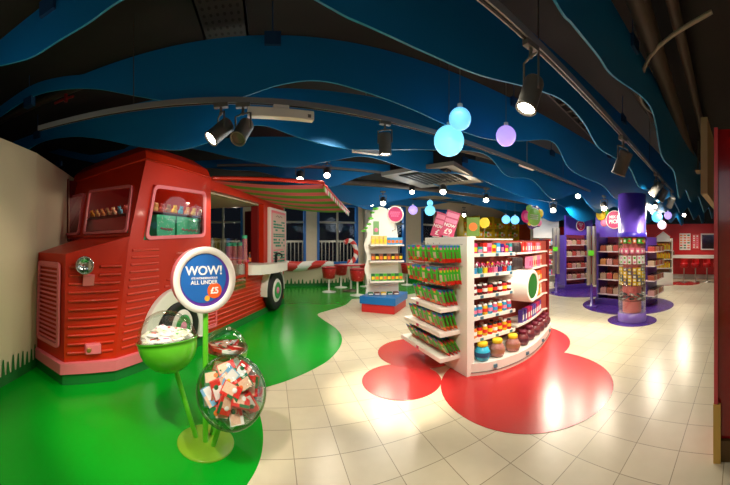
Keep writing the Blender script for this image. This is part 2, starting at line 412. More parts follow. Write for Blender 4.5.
def spot(base, target, label, on=True, s=1.0, power=None, angle=60, drop=.19, m=GREY, soft=.06, color=(1, .86, .66)):
    base = Vector(base); target = Vector(target)
    c = base-Vector((0, 0, drop*s)); d = (target-c).normalized()
    q = (-d).to_track_quat('Z', 'Y')
    r = E('track_spotlight', base); T(r, label, 'spotlight', 'track spotlights')
    mb = MB().box((-.05*s, -.018*s, -.03*s), (.05*s, .018*s, 0)).cyl((0, 0, -.03*s), (0, 0, -.07*s), .01*s, 0, 8)
    mb.build('track_adapter', m, r)
    Mh = Matrix.Translation(c-base) @ q.to_matrix().to_4x4()
    ax = q @ Vector((1, 0, 0))
    # yoke: flat fork from the stem to both sides of the can
    yk = MB(); top = Vector((0, 0, -.07*s)); cc = c-base
    for sg in (-1, 1):
        e = cc+ax*(.064*s*sg); k = Vector((e.x, e.y, top.z-.01*s)); yk.tube([top, k*.6+top*.4, k, e], .0065*s, 0, 6)
    yk.sph(top, .014*s, 0, 8, n=5).build('yoke', m, r)
    hd = MB().lathe([(.02*s, .085*s), (.05*s, .08*s), (.055*s, .07*s), (.055*s, -.09*s), (.058*s, -.092*s), (.058*s, -.105*s), (.050*s, -.105*s), (.046*s, -.085*s)], 0, 24, Mh)
    hd.build('housing', m, r)
    MB().lathe([(1e-4, -.096*s), (.047*s, -.094*s)], 0, 20, Mh).build('lens', LENS_ON if on else LENS_OFF, r)
    if on and power:
        ld = bpy.data.lights.new('spot_or_fill_lamp', 'SPOT'); ld.energy = power; ld.spot_size = math.radians(angle); ld.spot_blend = .7
        ld.shadow_soft_size = soft; ld.color = color
        lo = bpy.data.objects.new('spot_or_fill_lamp', ld); COL.objects.link(lo); lo.location = c+d*.125*s
        lo.rotation_euler = d.to_track_quat('-Z', 'Y').to_euler()
    return r
def trk1(px, z=TZ):   # point on the truck-side track under image column px
    a = az(px); p0 = Vector((-1.92, 1.97)); d = Vector((7.82, 1.07)); t = (p0.x*math.cos(a)-p0.y*math.sin(a))/(d.y*math.sin(a)-d.x*math.cos(a)); return Vector((p0.x+d.x*t, p0.y+d.y*t, z-.02))
def trk2(px, z=TZ):
    a = az(px); p0 = Vector((.35, .93)); d = Vector((7.95, .67)); t = (p0.x*math.cos(a)-p0.y*math.sin(a))/(d.y*math.sin(a)-d.x*math.cos(a)); return Vector((p0.x+d.x*t, p0.y+d.y*t, z-.02))
SP = []
spot(trk1(221), (-1.5, 1.55, 1.0), 'lit grey spotlight of the pair over the truck, lens glowing toward the wall', True, 1.05, 35, 75)
spot(trk1(243), (-.9, .9, .4), 'unlit-looking grey spotlight beside the glowing one over the truck, pointing down', False, 1.05)
spot(trk1(385), (1.05, 2.5, 0), 'grey cylindrical spotlight hanging alone over the snack stand', True, .95, 230, 36)
spot(trk2(531), (.45, 1.15, 0), 'large grey spotlight with a dazzling lens, closest above the sweet island', True, .95, 40, 50, drop=.27)
spot(trk2(623), (2.9, 1.9, .6), 'grey spotlight above the purple cylinder case, second along the entrance track', True, 1.25, 60, 70)
spot(trk2(656), (3.6, 2.2, .6), 'grey spotlight third along the entrance track', True, 1.15, 60, 70)
spot(trk2(663), (4.8, 2.0, .8), 'grey spotlight fourth along the entrance track', True, 1.15, 60, 70)
spot(trk2(671), (6.5, 2.3, .6), 'grey spotlight furthest along the entrance track, toward the red bar', True, 1.15, 70, 80)
def tail(px, py, d, tgt, label, power=60, angle=80, s=1.1, face=True):
    p = at(px, py, d); z = p.z+.19*s; spot((p.x, p.y, z), (p.x*.5, p.y*.5, 0) if face else tgt, label, True, s, power, angle)
tail(327, 172, 5.2, (1.0, 4.2, 0), 'bright grey spotlight just past the awning rail', 90, 70)
tail(383, 201, 6.3, (2.2, 5.2, .4), 'dazzling star-like spotlight directly above the white snack stand', 80, 60)
tail(443, 189, 5.6, (2.6, 4.2, .3), 'star-like spotlight below the square ceiling unit', 90, 80)
tail(486, 198, 6.5, (5.0, 5.0, .2), 'small spotlight between square ceiling unit and multicoloured dot sign', 90, 90)
tail(553, 208, 6.2, (4.9, 3.4, .3), 'brilliant star-like spotlight beside the multicoloured dot sign', 130, 90)
tail(578, 194, 6.6, (6.3, 3.4, .6), 'angled spotlight above the small purple sweet unit', 70, 70)
tail(604, 206, 6.0, (5.8, 2.6, .8), 'small spotlight in front of the large purple sweet unit', 90, 80)
tail(372, 203, 8.0, (3.0, 8.6, .8), 'small spotlight near the white pier by the windows', 50, 80, 1.0)
tail(412, 190, 6.5, (3.5, 7.9, .3), 'small spotlight above the lilac globe lamp', 70, 90, 1.0)
tail(655, 205, 7.6, (8.8, 1.7, .3), 'spotlight above the yellow-stocked white shelf unit', 110, 100)
tail(684, 214, 9.5, (11.0, 1.3, 1.2), 'spotlight shining on the red bar wall', 110, 100)
tail(464, 214, 9.2, (7.9, 9.0, 1.2), 'spotlight above the yellow shelving', 90, 100)
tail(300, 176, 4.9, (-.4, 5.2, .6), 'spotlight tucked under the awning edge', 25, 90)

# white driver box on the track, round plate, cassette, trays, ducts
p = trk1(281)
r = E('track_driver_box', (p.x, p.y, TZ-.02), math.atan2(1.07, 7.82)); T(r, 'long white driver box hanging under the track beside the twin spotlights', 'driver box')
MB().box((-.25, -.03, -.10), (.25, .03, -.03)).box((-.06, -.02, -.03), (.06, .02, 0)).build('casing', WHITE, r, bevel=.006)
MB().box((.2, -.031, -.085), (.225, -.029, -.06)).build('label_plate', GREY, r)
for px, py, d, lb in ((366, 151, 3.4, 'small white driver box behind the lone cylindrical spotlight'), (527, 166, 4.2, 'small white driver box beyond the lilac globe lamp')):
    q = at(px, py, d); r = E('track_driver_box', q, .1); T(r, lb, 'driver box')
    MB().box((-.16, -.03, -.03), (.16, .03, .03)).build('casing', WHITE, r, bevel=.005); MB().cyl((0, 0, .03), (0, 0, CZ-q.z), .006, 0, 6).build('hanging_rod', ALU, r)
r = E('ceiling_disc', at(698, 172, 5.2)); T(r, 'round pale disc hanging by the ceiling pipes, above the red bar', 'ceiling disc')
MB().lathe([(.001, -.012), (.13, -.008), (.14, 0), (.13, .01), (.02, .02)], 0, 28).build('plate', mat('disc_tan', (190, 165, 135), .5), r); MB().cyl((0, 0, .02), (0, 0, CZ-r.location.z), .01, 0, 8).build('stem', GREY, r)
c0 = Vector((2.95, 4.85, 2.6)); r = E('ceiling_air_unit', c0, PI/4-.25); T(r, 'square grey air conditioning cassette with louvred underside, set diagonally', 'air unit')
mb = MB(); mb.box((-.48, -.48, -.02), (.48, .48, .02), 1)
for i in range(4):
    M = Matrix.Rotation(i*PI/2, 4, 'Z'); mb.add([(-.72, -.72, -.03), (.72, -.72, -.03), (.5, -.5, -.0), (-.5, -.5, 0)], [(0, 3, 2, 1)], 0, False, M); mb.add([(-.72, -.72, -.03), (.72, -.72, -.03), (.72, -.72, .04), (-.72, -.72, .04)], [(0, 1, 2, 3)], 0, False, M)
mb.build('grille_frame', [mat('cassette_grey', (120, 112, 100), .5), BLACK], r)
mb = MB()
for i in range(9): mb.box((-.46, -.42+i*.105-.02, -.035), (.46, -.42+i*.105+.02, -.022))
mb.build('louvres', mat('cassette_dark', (62, 58, 52), .5), r)
MB().box((-.6, -.6, .04), (.6, .6, CZ-2.6)).build('casing', BLACK, r)
# perforated tray
r = E('cable_tray', (-.34, 1.75, 2.93)); T(r, 'black perforated metal tray overhead above the truck window', 'cable tray')
mb = MB(); mb.box((-.17, -.55, 0), (.17, .55, .015), 0); mb.box((-.17, -.55, 0), (-.155, .55, .07), 0); mb.box((.155, -.55, 0), (.17, .55, .07), 0)
for i in range(6):
    for j in range(16): mb.add([(-.12+i*.048+.012*math.cos(a*PI/3), -.5+j*.066+.018*math.sin(a*PI/3), -.001) for a in range(6)], [(5, 4, 3, 2, 1, 0)], 1)
mb.build('tray', [mat('tray_charcoal', (44, 42, 42), .6), BLACK], r)
def pipe(pts, rad, label, m=DUCT, name='ceiling_pipe'):
    o = T(MB().tube(catmull(pts, 5), rad, 0, 12).build(name, m), label, 'pipe', 'ceiling pipes'); 
    return o
pipe([(.9, .42, 2.98), (4, .55, 2.95), (7, .7, 2.93), (10.5, .9, 2.9)], .045, 'brown ceiling pipe running to the red bar, along the entrance partition')
pipe([(1.6, .62, 2.86), (4, .8, 2.84), (7, 1.0, 2.8), (10.5, 1.25, 2.8)], .075, 'thick brown ceiling pipe leading toward the red bar')
pipe([(1.2, 1.02, 2.95), (4, 1.15, 2.95), (8, 1.35, 2.9), (10.8, 1.5, 2.9)], .035, 'slim brown ceiling pipe next to the entrance lighting track')
pipe([(2.0, .2, 2.9), (2.2, .7, 2.78), (2.9, 1.0, 2.78), (3.6, .95, 2.9)], .015, 'thin pale cable looping across the dark ceiling', mat('cable_pale', (150, 140, 125), .5))
pipe([(-4.5, 2.55, 3.04), (0, 2.6, 3.04), (5, 2.65, 3.04), (10.5, 2.7, 3.04)], .05, 'brown ceiling pipe behind the third blue fin')
pipe([(.6, 3.5, 2.75), (4, 3.6, 2.75), (10, 3.7, 2.75)], .06, 'brown ceiling pipe in front of the square air unit')
pipe([(.5, 6.0, 2.62), (5, 6.1, 2.62), (10.5, 6.2, 2.6)], .07, 'brown ceiling pipe above the snack stand')
for i, (x, y) in enumerate(((3.6, 1.9), (6.3, 2.3))):
    r = E('cable_tray', (x, y, 2.9), -1.4); T(r, ['dark slatted cable tray beside the large bright spotlight', 'dark slatted cable tray above the purple cylinder case'][i], 'cable tray')
    mb = MB()
    for s in (-.15, .15): mb.box((s-.01, -1.3, -.03), (s+.01, 1.3, .03))
    for j in range(14): mb.box((-.15, -1.25+j*.19, -.02), (.15, -1.21+j*.19, -.005))
    mb.build('tray', DUCT, r)
# red fitting up in the void, left
r = E('sprinkler_valve', at(66, 99, 3.2)); T(r, 'small red valve and pipework glimpsed above the fin over the truck', 'valve')
MB().tube([(-.16, 0, 0), (-.05, .02, .02), (.1, 0, 0)], .014, 0, 8).cyl((0, 0, -.03), (0, 0, .05), .02, 0, 10).build('valve_body', REDD, r)

# globe lamps
def globe(px, py, d, rad, rgb, label, es=3.2):
    p = at(px, py, d); r = E('globe_pendant', p); T(r, label, 'globe lamp', 'hanging globe lamps')
    m = mat('globe_glow_%d_%d_%d' % rgb, rgb, .3, emit=es, var=.02)
    MB().sph((0, 0, 0), rad, 0, 28, n=18).build('globe_shade', m, r)
    MB().cyl((0, 0, rad*.97), (0, 0, rad+.03), .02, 1, 10).cyl((0, 0, rad), (0, 0, max(CZ-p.z, rad+.1)), .003, 0, 6).build('cord', [GREY, WHITE], r)
CY = (120, 215, 245); LI = (175, 150, 240)
globe(449, 141, 2.6, .13, CY, 'large pale blue glowing globe lamp, lowest of the cluster before the blue fin', 1.35)
globe(460, 119, 2.3, .085, (105, 190, 240), 'smaller blue glowing globe lamp touching the top of the large pale blue one', 1.25)
globe(506, 136, 2.75, .092, LI, 'lilac glowing globe lamp hanging alone beside the blue pair', 1.2)
globe(413, 210, 7.5, .115, LI, 'small lilac globe lamp by the far windows', 1.6)
globe(430, 210.5, 7.5, .13, CY, 'small pale blue globe lamp by the far windows', 1.6)
globe(430, 203, 7.6, .075, CY, 'tiny pale blue globe sitting above the pale blue globe by the far windows', 1.6)
globe(506, 219.5, 8.4, .12, (110, 190, 250), 'blue globe lamp by the multicoloured dot sign, the further of two', 1.6)
globe(515, 220, 8.3, .12, (110, 190, 250), 'blue globe lamp tucked against the multicoloured dot sign', 1.6)
globe(657, 217, 6.2, .11, (90, 190, 250), 'bright blue globe lamp just past the purple cylinder case', 1.6)
globe(668, 215.5, 6.6, .085, LI, 'small lilac globe lamp beside the blue one near the red bar', 1.6)
globe(662, 225, 7.4, .11, (255, 215, 220), 'pale pink globe lamp in front of the red bar wall', 1.3)

# ================================================================ FOOD TRUCK
S0 = Vector((-1.467, 2.551, 0)); TRZ = math.atan2(.921, .39)
TR = E('food_truck', S0, TRZ)
T(TR, 'big red food truck with pink window frames, built against the cream wall', 'truck')
TM = Matrix.Translation(S0) @ Matrix.Rotation(TRZ, 4, 'Z'); TI = TM.inverted()
CAM = Vector((0, 0, H))
def pl(px, py, p0, n):       # image point on a plane given in truck space
    o = TI @ CAM; d = (TI @ at(px, py, 1.0))-o; p0 = Vector(p0); n = Vector(n)
    return o+d*((p0-o).dot(n)/d.dot(n))
def sp(px, py, y=0): return pl(px, py, (0, y, 0), (0, 1, 0))
def rring(cs, r, inset, off, n=5):
    cs = [Vector(c) for c in cs]; N = len(cs)
    def rnd_(c4, rad):
        out = []
        for i in range(N):
            p = c4[i]; a = (c4[i-1]-p).normalized(); b = (c4[(i+1) % N]-p).normalized()
            A = p+a*rad; B = p+b*rad
            for k in range(n+1):
                t = k/n; out.append(A*(1-t)**2+p*2*t*(1-t)+B*t*t)
        return out
    inn = []
    for i in range(N):
        p = cs[i]; inn.append(p+((cs[i-1]-p).normalized()+(cs[(i+1) % N]-p).normalized())*inset)
    return rnd_(cs, r), rnd_(inn, max(r-inset*.8, .01))
def frame(mb, cs, r, inset, off, mi=0):
    o, i = rring(cs, r, inset, off); n = len(o); off = Vector(off)
    vs = o+i+[p+off for p in o]+[p+off for p in i]
    fs = []
    for k in range(n):
        j = (k+1) % n
        fs += [(2*n+k, 2*n+j, 3*n+j, 3*n+k), (k, j, 2*n+j, 2*n+k), (n+k, 3*n+k, 3*n+j, n+j)]
    mb.add(vs, fs, mi); return i
def holed(mb, outer, hole, mi=0):
    vs = [Vector(p) for p in outer]+[Vector(p) for p in hole]
    mb.add(vs, [(k, (k+1) % 4, 4+(k+1) % 4, 4+k) for k in range(4)], mi)
LX = 4.5; BZ = .10
F0 = Vector((-.53, .72, BZ)); F1 = Vector((-.458, .182, BZ)); C0 = Vector((0, 0, BZ))
F0t = Vector((-.50, .72, 1.245)); F1t = Vector((-.44, .18, 1.245)); Cm = Vector((.20, 0, 1.42)); Cw = Vector((.20, 1.35, 1.42))
Ct = Vector((.43, 0, 2.25)); Cwt = Vector((.43, 1.50, 2.25)); Rt = Vector((1.65, 0, 2.25))
nW = (Ct-Cm).cross(Cw-Cm).normalized()
mb = MB()
mb.add([F0, F1, F1t, F0t], [(0, 1, 2, 3)]); mb.add([F1, C0, Cm, F1t], [(0, 1, 2, 3)]); mb.add([F0t, F1t, Cm, (.20, .9, 1.42)], [(0, 1, 2, 3)])
# windscreen plane with two openings
W1 = [pl(*q, Cm, nW) for q in ((83+7, 191), (134, 185), (128, 233), (84, 235))]
W2 = [pl(*q, Cm, nW) for q in ((70, 197), (86, 193), (79.5, 235), (63, 236))]
def wy(y, z): return Vector((.20+(z-1.42)/.83*.23, y, z))
ys_ = (W1[0].y+W2[1].y)/2; ys2 = (W1[3].y+W2[2].y)/2
holed(mb, [wy(ys_, 2.25), Ct, Cm, wy(ys2, 1.42)], W1)
holed(mb, [wy(1.75, 2.25), wy(ys_, 2.25), wy(ys2, 1.42), wy(1.75, 1.42)], W2)
SW = [sp(*q) for q in ((153, 184.5), (205, 192), (204, 237), (143.5, 240))]
holed(mb, [Ct, Rt, (1.65, 0, 1.36), (Cm.x-.016, 0, 1.36)], SW)
mb.add([C0, (1.65, 0, BZ), (1.65, 0, 1.36), (Cm.x-.016, 0, 1.36)], [(0, 1, 2, 3)])
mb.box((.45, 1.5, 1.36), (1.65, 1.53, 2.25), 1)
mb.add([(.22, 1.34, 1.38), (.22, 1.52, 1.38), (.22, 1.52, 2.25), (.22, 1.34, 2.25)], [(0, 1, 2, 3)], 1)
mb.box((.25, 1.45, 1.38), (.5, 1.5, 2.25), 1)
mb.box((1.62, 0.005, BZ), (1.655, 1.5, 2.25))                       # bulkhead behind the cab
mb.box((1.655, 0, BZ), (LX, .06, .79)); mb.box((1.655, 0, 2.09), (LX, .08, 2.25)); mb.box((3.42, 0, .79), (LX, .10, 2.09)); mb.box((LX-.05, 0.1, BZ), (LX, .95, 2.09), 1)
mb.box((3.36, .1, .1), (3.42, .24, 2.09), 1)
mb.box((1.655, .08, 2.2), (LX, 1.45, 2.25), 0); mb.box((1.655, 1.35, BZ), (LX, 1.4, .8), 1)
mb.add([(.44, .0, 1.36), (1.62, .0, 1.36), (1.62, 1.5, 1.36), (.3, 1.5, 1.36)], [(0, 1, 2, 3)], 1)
# cab roof, three rings
rings = [[(.43, 0), (1.655, 0), (1.655, 1.6), (.43, 1.6)], [(.47, .05), (1.63, .05), (1.63, 1.6), (.47, 1.6)], [(.62, .22), (1.52, .22), (1.52, 1.6), (.62, 1.6)], [(.74, .34), (1.40, .34), (1.40, 1.5), (.74, 1.5)]]
zz = [2.25, 2.37, 2.5, 2.54]; vs = [(x, y, zz[k]) for k, rg in enumerate(rings) for x, y in rg]; fs = []
for k in range(3):
    for i in range(4): fs.append((4*k+i, 4*k+(i+1) % 4, 4*k+4+(i+1) % 4, 4*k+4+i))
fs.append((12, 13, 14, 15)); mb.add(vs, fs)
mb.tube([wy(1.6, 2.25)+Vector((-.01, 0, 0)), Ct+Vector((-.01, -.01, 0)), Rt+Vector((0, -.01, 0))], .013, 0, 6)
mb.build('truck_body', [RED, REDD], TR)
MB().box((1.7, .08, 2.06), (3.36, 1.3, 2.085)).build('serving_ceiling', mat('hatch_ceiling_cream', (190, 175, 145), .6), TR)
# embossed louvres
mb = MB()
def ch(a, z, o=.004):
    l = F1.lerp(F1t, (z-BZ)/(1.245-BZ)); r = C0.lerp(Cm, (z-BZ)/(1.42-BZ)); p = l.lerp(r, a); return p+Vector((-.37, -.93, 0))*o
for k in range(11):
    z = .30+k*.082
    for a0, a1 in (((.06, .40), (.56, .92)) if k in (1, 0, 10, 9) else ((.06, .92),)):
        if k == 0 or k == 1: a0, a1 = (a0, a1)
        mb.tube([ch(a0, z), ch((a0+a1)/2, z), ch(a1, z)], .0125, 0, 8)
for k in range(14):
    z = .30+k*.075; x0 = .2*(z-BZ)/1.32+.06
    x1 = .93-math.sqrt(max(0, .60**2-(z-.28)**2)) if z < .86 else .60+.0*k
    x1 = min(x1, .62) if z < .86 else .62
    if x1-x0 > .05: mb.tube([(x0, -.002, z), ((x0+x1)/2, -.002, z), (x1, -.002, z)], .012, 0, 8)
for k in range(7):
    z = .95+k*.0; 
for k in range(9):
    z = .17+k*.071; mb.tube([(1.72 if z > .5 else 1.60, -.002, z), (2.5, -.002, z), (3.38, -.002, z)], .015, 0, 6)
for k in range(6):
    z = .85+k*.075; mb.tube([(.72+.04*k, -.002, z), (1.1, -.002, z), (1.6, -.002, z)], .011, 0, 6)
mb.build('body_louvres', mat('louvre_red', (205, 46, 14), .32, coat=.3), TR)
# bumper and plinth
def offs(o): return [(F0.x-o, .74), (F1.x-o*1.2, F1.y-o*.5), (C0.x-o*.3, -o), (.36, -o)]
mb = MB(); P = offs(.045)
mb.prism(P+[(.36, .02), (C0.x, .02), (F1.x+.03, F1.y+.03), (F0.x+.03, .74)], .115, .215); mb.build('bumper', PINK, TR, bevel=.008)
P = offs(.02)
MB().prism([(F0.x-.02, .74), (F1.x-.02, F1.y-.01), (0, -.02), (4.5, -.02), (4.5, 1.4), (.3, 1.4)], 0.005, .115).build('plinth', mat('plinth_green', (14, 120, 45), .5), TR)
# grille
gd = (F1-F0).normalized(); gn = Vector((gd.y, -gd.x, 0)); gn = gn if gn.x < 0 else -gn
def gp_(a, z): return F0.lerp(F1, a).lerp(F0t.lerp(F1t, a), (z-BZ)/1.145)+gn*.012
mb = MB(); cs = [gp_(.10, 1.16), gp_(.88, 1.16), gp_(.88, .33), gp_(.10, .33)]
frame(mb, cs, .05, .035, gn*.02)
for k in range(17):
    z = .385+k*.0455; mb.tube([gp_(.14, z)+gn*.006, gp_(.84, z)+gn*.006], .010, 0, 6)
mb.build('grille', PINK, TR)
# windows
for cs, nm, off in ((W1, 'windscreen', nW), (W2, 'windscreen', nW), (SW, 'side_window', Vector((0, -1, 0)))):
    off = off if (off.x < 0 or nm == 'side_window') else -off
    mb = MB(); inn = frame(mb, [c+off*.002 for c in cs], .085 if nm == 'side_window' else .06, .04 if nm == 'side_window' else .03, off*.025)
    w = mb.build(nm+'_frame', PINK, TR); MB().add([p+off*.004 for p in inn], [tuple(range(len(inn)))]).build('window_glass', GLASSG if nm == 'windscreen' else glass('side_glass', (.92, .95, .95), .03), w)
# headlamp
hc = ch(.30, 1.135, .0); hn = Vector((-.5, -.85, .05)).normalized()
M = Matrix.Translation(hc) @ hn.to_track_quat('Z', 'Y').to_matrix().to_4x4()
hl = MB().lathe([(.03, 0), (.05, .03), (.082, .06), (.088, .085), (.08, .095), (.072, .085), (.05, .062), (.012, .05), (.001, .05)], 0, 28, M).build('headlamp', mat('chrome_lamp', (200, 205, 200), .12, metal=1), TR)
MB().sph((0, 0, 0), .078, 0, 24, (1, 1, .3), 0, PI/2, M @ Matrix.Translation((0, 0, .085)), 6).build('headlamp_lens', GLASS, hl)
mb = MB(); p = ch(.37, .99, .01); 
mb.add([p+Vector((-.05, .02, .06)), p+Vector((.05, -.02, .06)), p+Vector((.05, -.02, -.05)), p+Vector((-.05, .02, -.05)), p+Vector((-.07, -.03, .05)), p+Vector((.03, -.07, .05)), p+Vector((.04, -.035, -.05)), p+Vector((-.06, .005, -.05))], [(4, 5, 6, 7), (0, 1, 5, 4), (3, 2, 6, 7), (0, 4, 7, 3), (1, 2, 6, 5)]).build('headlamp_bracket', PINK, TR)
mb = MB(); a, b = ch(.38, .335, .03), ch(.66, .345, .03); t = (b-a).normalized(); M = Matrix.Translation((a+b)/2) @ Matrix.Rotation(math.atan2(t.y, t.x), 4, 'Z')
ib = MB().box((-.075, -.03, -.045), (.075, .04, .045), 0, M).build('indicator_housing', PINK, TR, bevel=.006)
MB().sph((-.045, -.032, 0), .026, 0, 14, (1, .5, 1), M=Matrix(), n=8).build('indicator_lamp', mat('amber_chrome', (190, 140, 90), .25, metal=.6), ib).matrix_basis = M
# front arch + wheels
def arc(mb, cx, cz, r0, r1, y0, y1, a0, a1, mi=0, n=28, sx=1.0):
    vs = []; fs = []
    for i in range(n+1):
        a = a0+(a1-a0)*i/n; c, s_ = math.cos(a)*sx, math.sin(a)
        vs += [(cx+r0*c, y0, cz+r0*s_), (cx+r1*c, y0, cz+r1*s_), (cx+r1*c, y1, cz+r1*s_), (cx+r0*c, y1, cz+r0*s_)]
    for i in range(n):
        for k in range(4): fs.append((4*i+k, 4*i+(k+1) % 4, 4*i+4+(k+1) % 4, 4*i+4+k))
    fs += [(0, 1, 2, 3), (4*n+3, 4*n+2, 4*n+1, 4*n)]; mb.add(vs, fs, mi)
mb = MB(); arc(mb, .90, .26, .40, .565, -.07, 0.0, math.radians(-14), math.radians(194)); mb.build('front_mudguard', WHITE, TR, bevel=.01)
mb = MB(); mb.add([(.90+.41*math.cos(2*PI*i/40), -.004, .26+.41*math.sin(2*PI*i/40)) for i in range(40) if True], [tuple(range(40))]); mb.build('wheel_well_shade', BLACK, TR)  # flat black disc paints the shade of the hollow behind the wheel
def wheel(cx, cz, r, y0, y1, name):
    M = Matrix.Translation((cx, 0, cz)) @ Matrix.Rotation(PI/2, 4, 'X')   # local z -> -y
    def ly(y): return -y
    a, b = ly(y0), ly(y1)
    w = MB().lathe([(r*.6, a), (r*.96, a), (r, a+.02), (r, b-.02), (r*.95, b), (r*.62, b+.004), (r*.60, b-.01)], 0, 36, M).build(name, RUBBER, TR)
    MB().lathe([(r*.60, b-.012), (r*.56, b+.006), (r*.40, b+.012), (.001, b+.014)], 0, 32, M).build('hub_disc', WHITE, w)
    MB().lathe([(r*.42, b+.0135), (r*.40, b+.02), (r*.28, b+.02), (r*.26, b+.0145)], 0, 32, M).build('hub_ring', mat('hub_green', (50, 160, 80), .4), w)
    MB().lathe([(r*.17, b+.0145), (r*.15, b+.024), (.001, b+.026)], 0, 24, M).build('hub_cap', PNK2, w)
    return w
wheel(.97, .36, .33, -.006, -.062, 'front_wheel')
wheel(3.74, .415, .39, -.02, -.15, 'rear_wheel')
mb = MB(); arc(mb, 3.74, .42, .445, .475, -.13, -.0, math.radians(-5), math.radians(188)); mb.build('rear_mudguard', WHITE, TR)
# side vent
cs = [sp(203.5, 306), sp(216, 303), sp(216, 326), sp(203.5, 330)]; mb = MB(); n_ = Vector((0, -1, 0))
frame(mb, [c+n_*.002 for c in cs], .03, .022, n_*.018)
for k in range(6):
    t = (k+.8)/6.6; a = cs[0].lerp(cs[3], t); b = cs[1].lerp(cs[2], t); mb.tube([a.lerp(b, .12)+n_*.008, a.lerp(b, .88)+n_*.008], .009, 0, 6)
mb.build('side_vent', PINK, TR)
# counter, glass
mb = MB(); mb.prism([(2.72, .35), (2.72, -.10), (2.80, -.22), (3.3, -.33), (3.85, -.33), (3.85, -.02), (3.41, -.02), (3.35, .0), (3.35, .35)], .81, .975); mb.build('serving_counter', WHITE, TR, bevel=.01)
MB().box((1.66, -.02, .79), (2.72, .35, .83)).box((2.66, -.03, .79), (2.72, .0, 1.03)).build('counter_rail', RED, TR)
MB().box((1.66, -.015, .60), (2.66, -.002, 1.0), 0).build('display_glass', glass('display_glass', (.85, .9, .85), .2), TR)
MB().box((1.67, .0, .98), (2.72, .012, 1.42)).box((1.67, .012, 1.41), (2.72, .3, 1.42)).build('sneeze_guard', GLASS, TR)
# menu board
cs = [sp(268.3, 206.5, -.06), sp(284, 211, -.06), sp(284, 262, -.06), sp(269.5, 267, -.06)]
x0, x1, z0, z1 = 3.58, 4.48, (cs[2].z+cs[3].z)/2, (cs[0].z+cs[1].z)/2
mn = MB().box((x0, -.07, z0), (x1, -.005, z1)).build('menu_board', WHITE, TR, bevel=.008)
mb = MB(); mb.box((x0+.05, -.074, z0+.05), (x1-.05, -.071, z1-.05), 0); mb.box((x0+.09, -.077, z0+.10), (x1-.09, -.0745, z1-.10), 1); mb.build('menu_border', [PINK, mat('menu_paper', (220, 190, 175), .6)], mn)
mb = MB(); rnd = random.Random(5); z = z1-.17
mb.tube([(x0+.28, -.079, z), (x0+.36, -.079, z+.03), (x0+.45, -.079, z), (x0+.54, -.079, z+.03), (x0+.62, -.079, z)], .006, 1, 5)
z -= .1
for blk, (nr, hh) in enumerate(((4, .042), (2, .03), (3, .045), (2, .03), (3, .045), (4, .045), (3, .03))):
    for q in range(nr):
        x = x0+.14
        while x < x1-.16:
            w = rnd.uniform(.06, .16)
            if rnd.random() < .9: mb.box((x, -.08, z-hh*.42), (min(x+w, x1-.13), -.0775, z+hh*.42), 2 if blk == 3 and q == 0 else 0)
            x += w+.014
        z -= hh*1.35
    z -= .028
    if z < z0+.16: break
mb.build('menu_print', [mat('menu_green', (30, 140, 105), .5), BRN, PINK], mn)
# awning
A0 = Vector((1.66, -.02, 2.215)); A1 = TI @ Vector((.85, 4.75, 2.29)); B0 = Vector((4.5, -.02, 2.13)); B1 = TI @ Vector((1.87, 7.01, 2.10))
mb = MB(); n = 10; m = 8
for i in range(n):
    for j in range(m):
        def q(u, v):
            p = A0.lerp(B0, u).lerp(A1.lerp(B1, u), v); p.z -= .05*math.sin(PI*v); return p
        mb.add([q(i/n, j/m), q((i+1)/n, j/m), q((i+1)/n, (j+1)/m), q(i/n, (j+1)/m)], [(0, 1, 2, 3)], 0 if i % 2 else 1, True)
AWG = mat('awning_green', (95, 160, 45), .7); AWP = mat('awning_pink', (225, 95, 110), .7); AWW = mat('awning_white', (225, 200, 180), .7)
aw = mb.build('awning', [AWG, AWP], TR)
MB().tube([A0+Vector((0, 0, .03)), A1+Vector((0, 0, .03))], .032, 0, 4).tube([A1, B1], .022, 0, 8).build('awning_rail', RED, aw)
mb = MB(); n = 26
for i in range(n):
    a = A1.lerp(B1, i/n); b = A1.lerp(B1, (i+1)/n); c = (a+b)/2; mi = [0, 2, 1, 2][i % 4]
    mb.add([a, b, b+Vector((0, 0, -.075)), c+Vector((0, 0, -.12)), a+Vector((0, 0, -.075))], [(0, 1, 2, 3, 4)], mi)
mb.build('awning_valance', [AWG, AWP, AWW], aw)

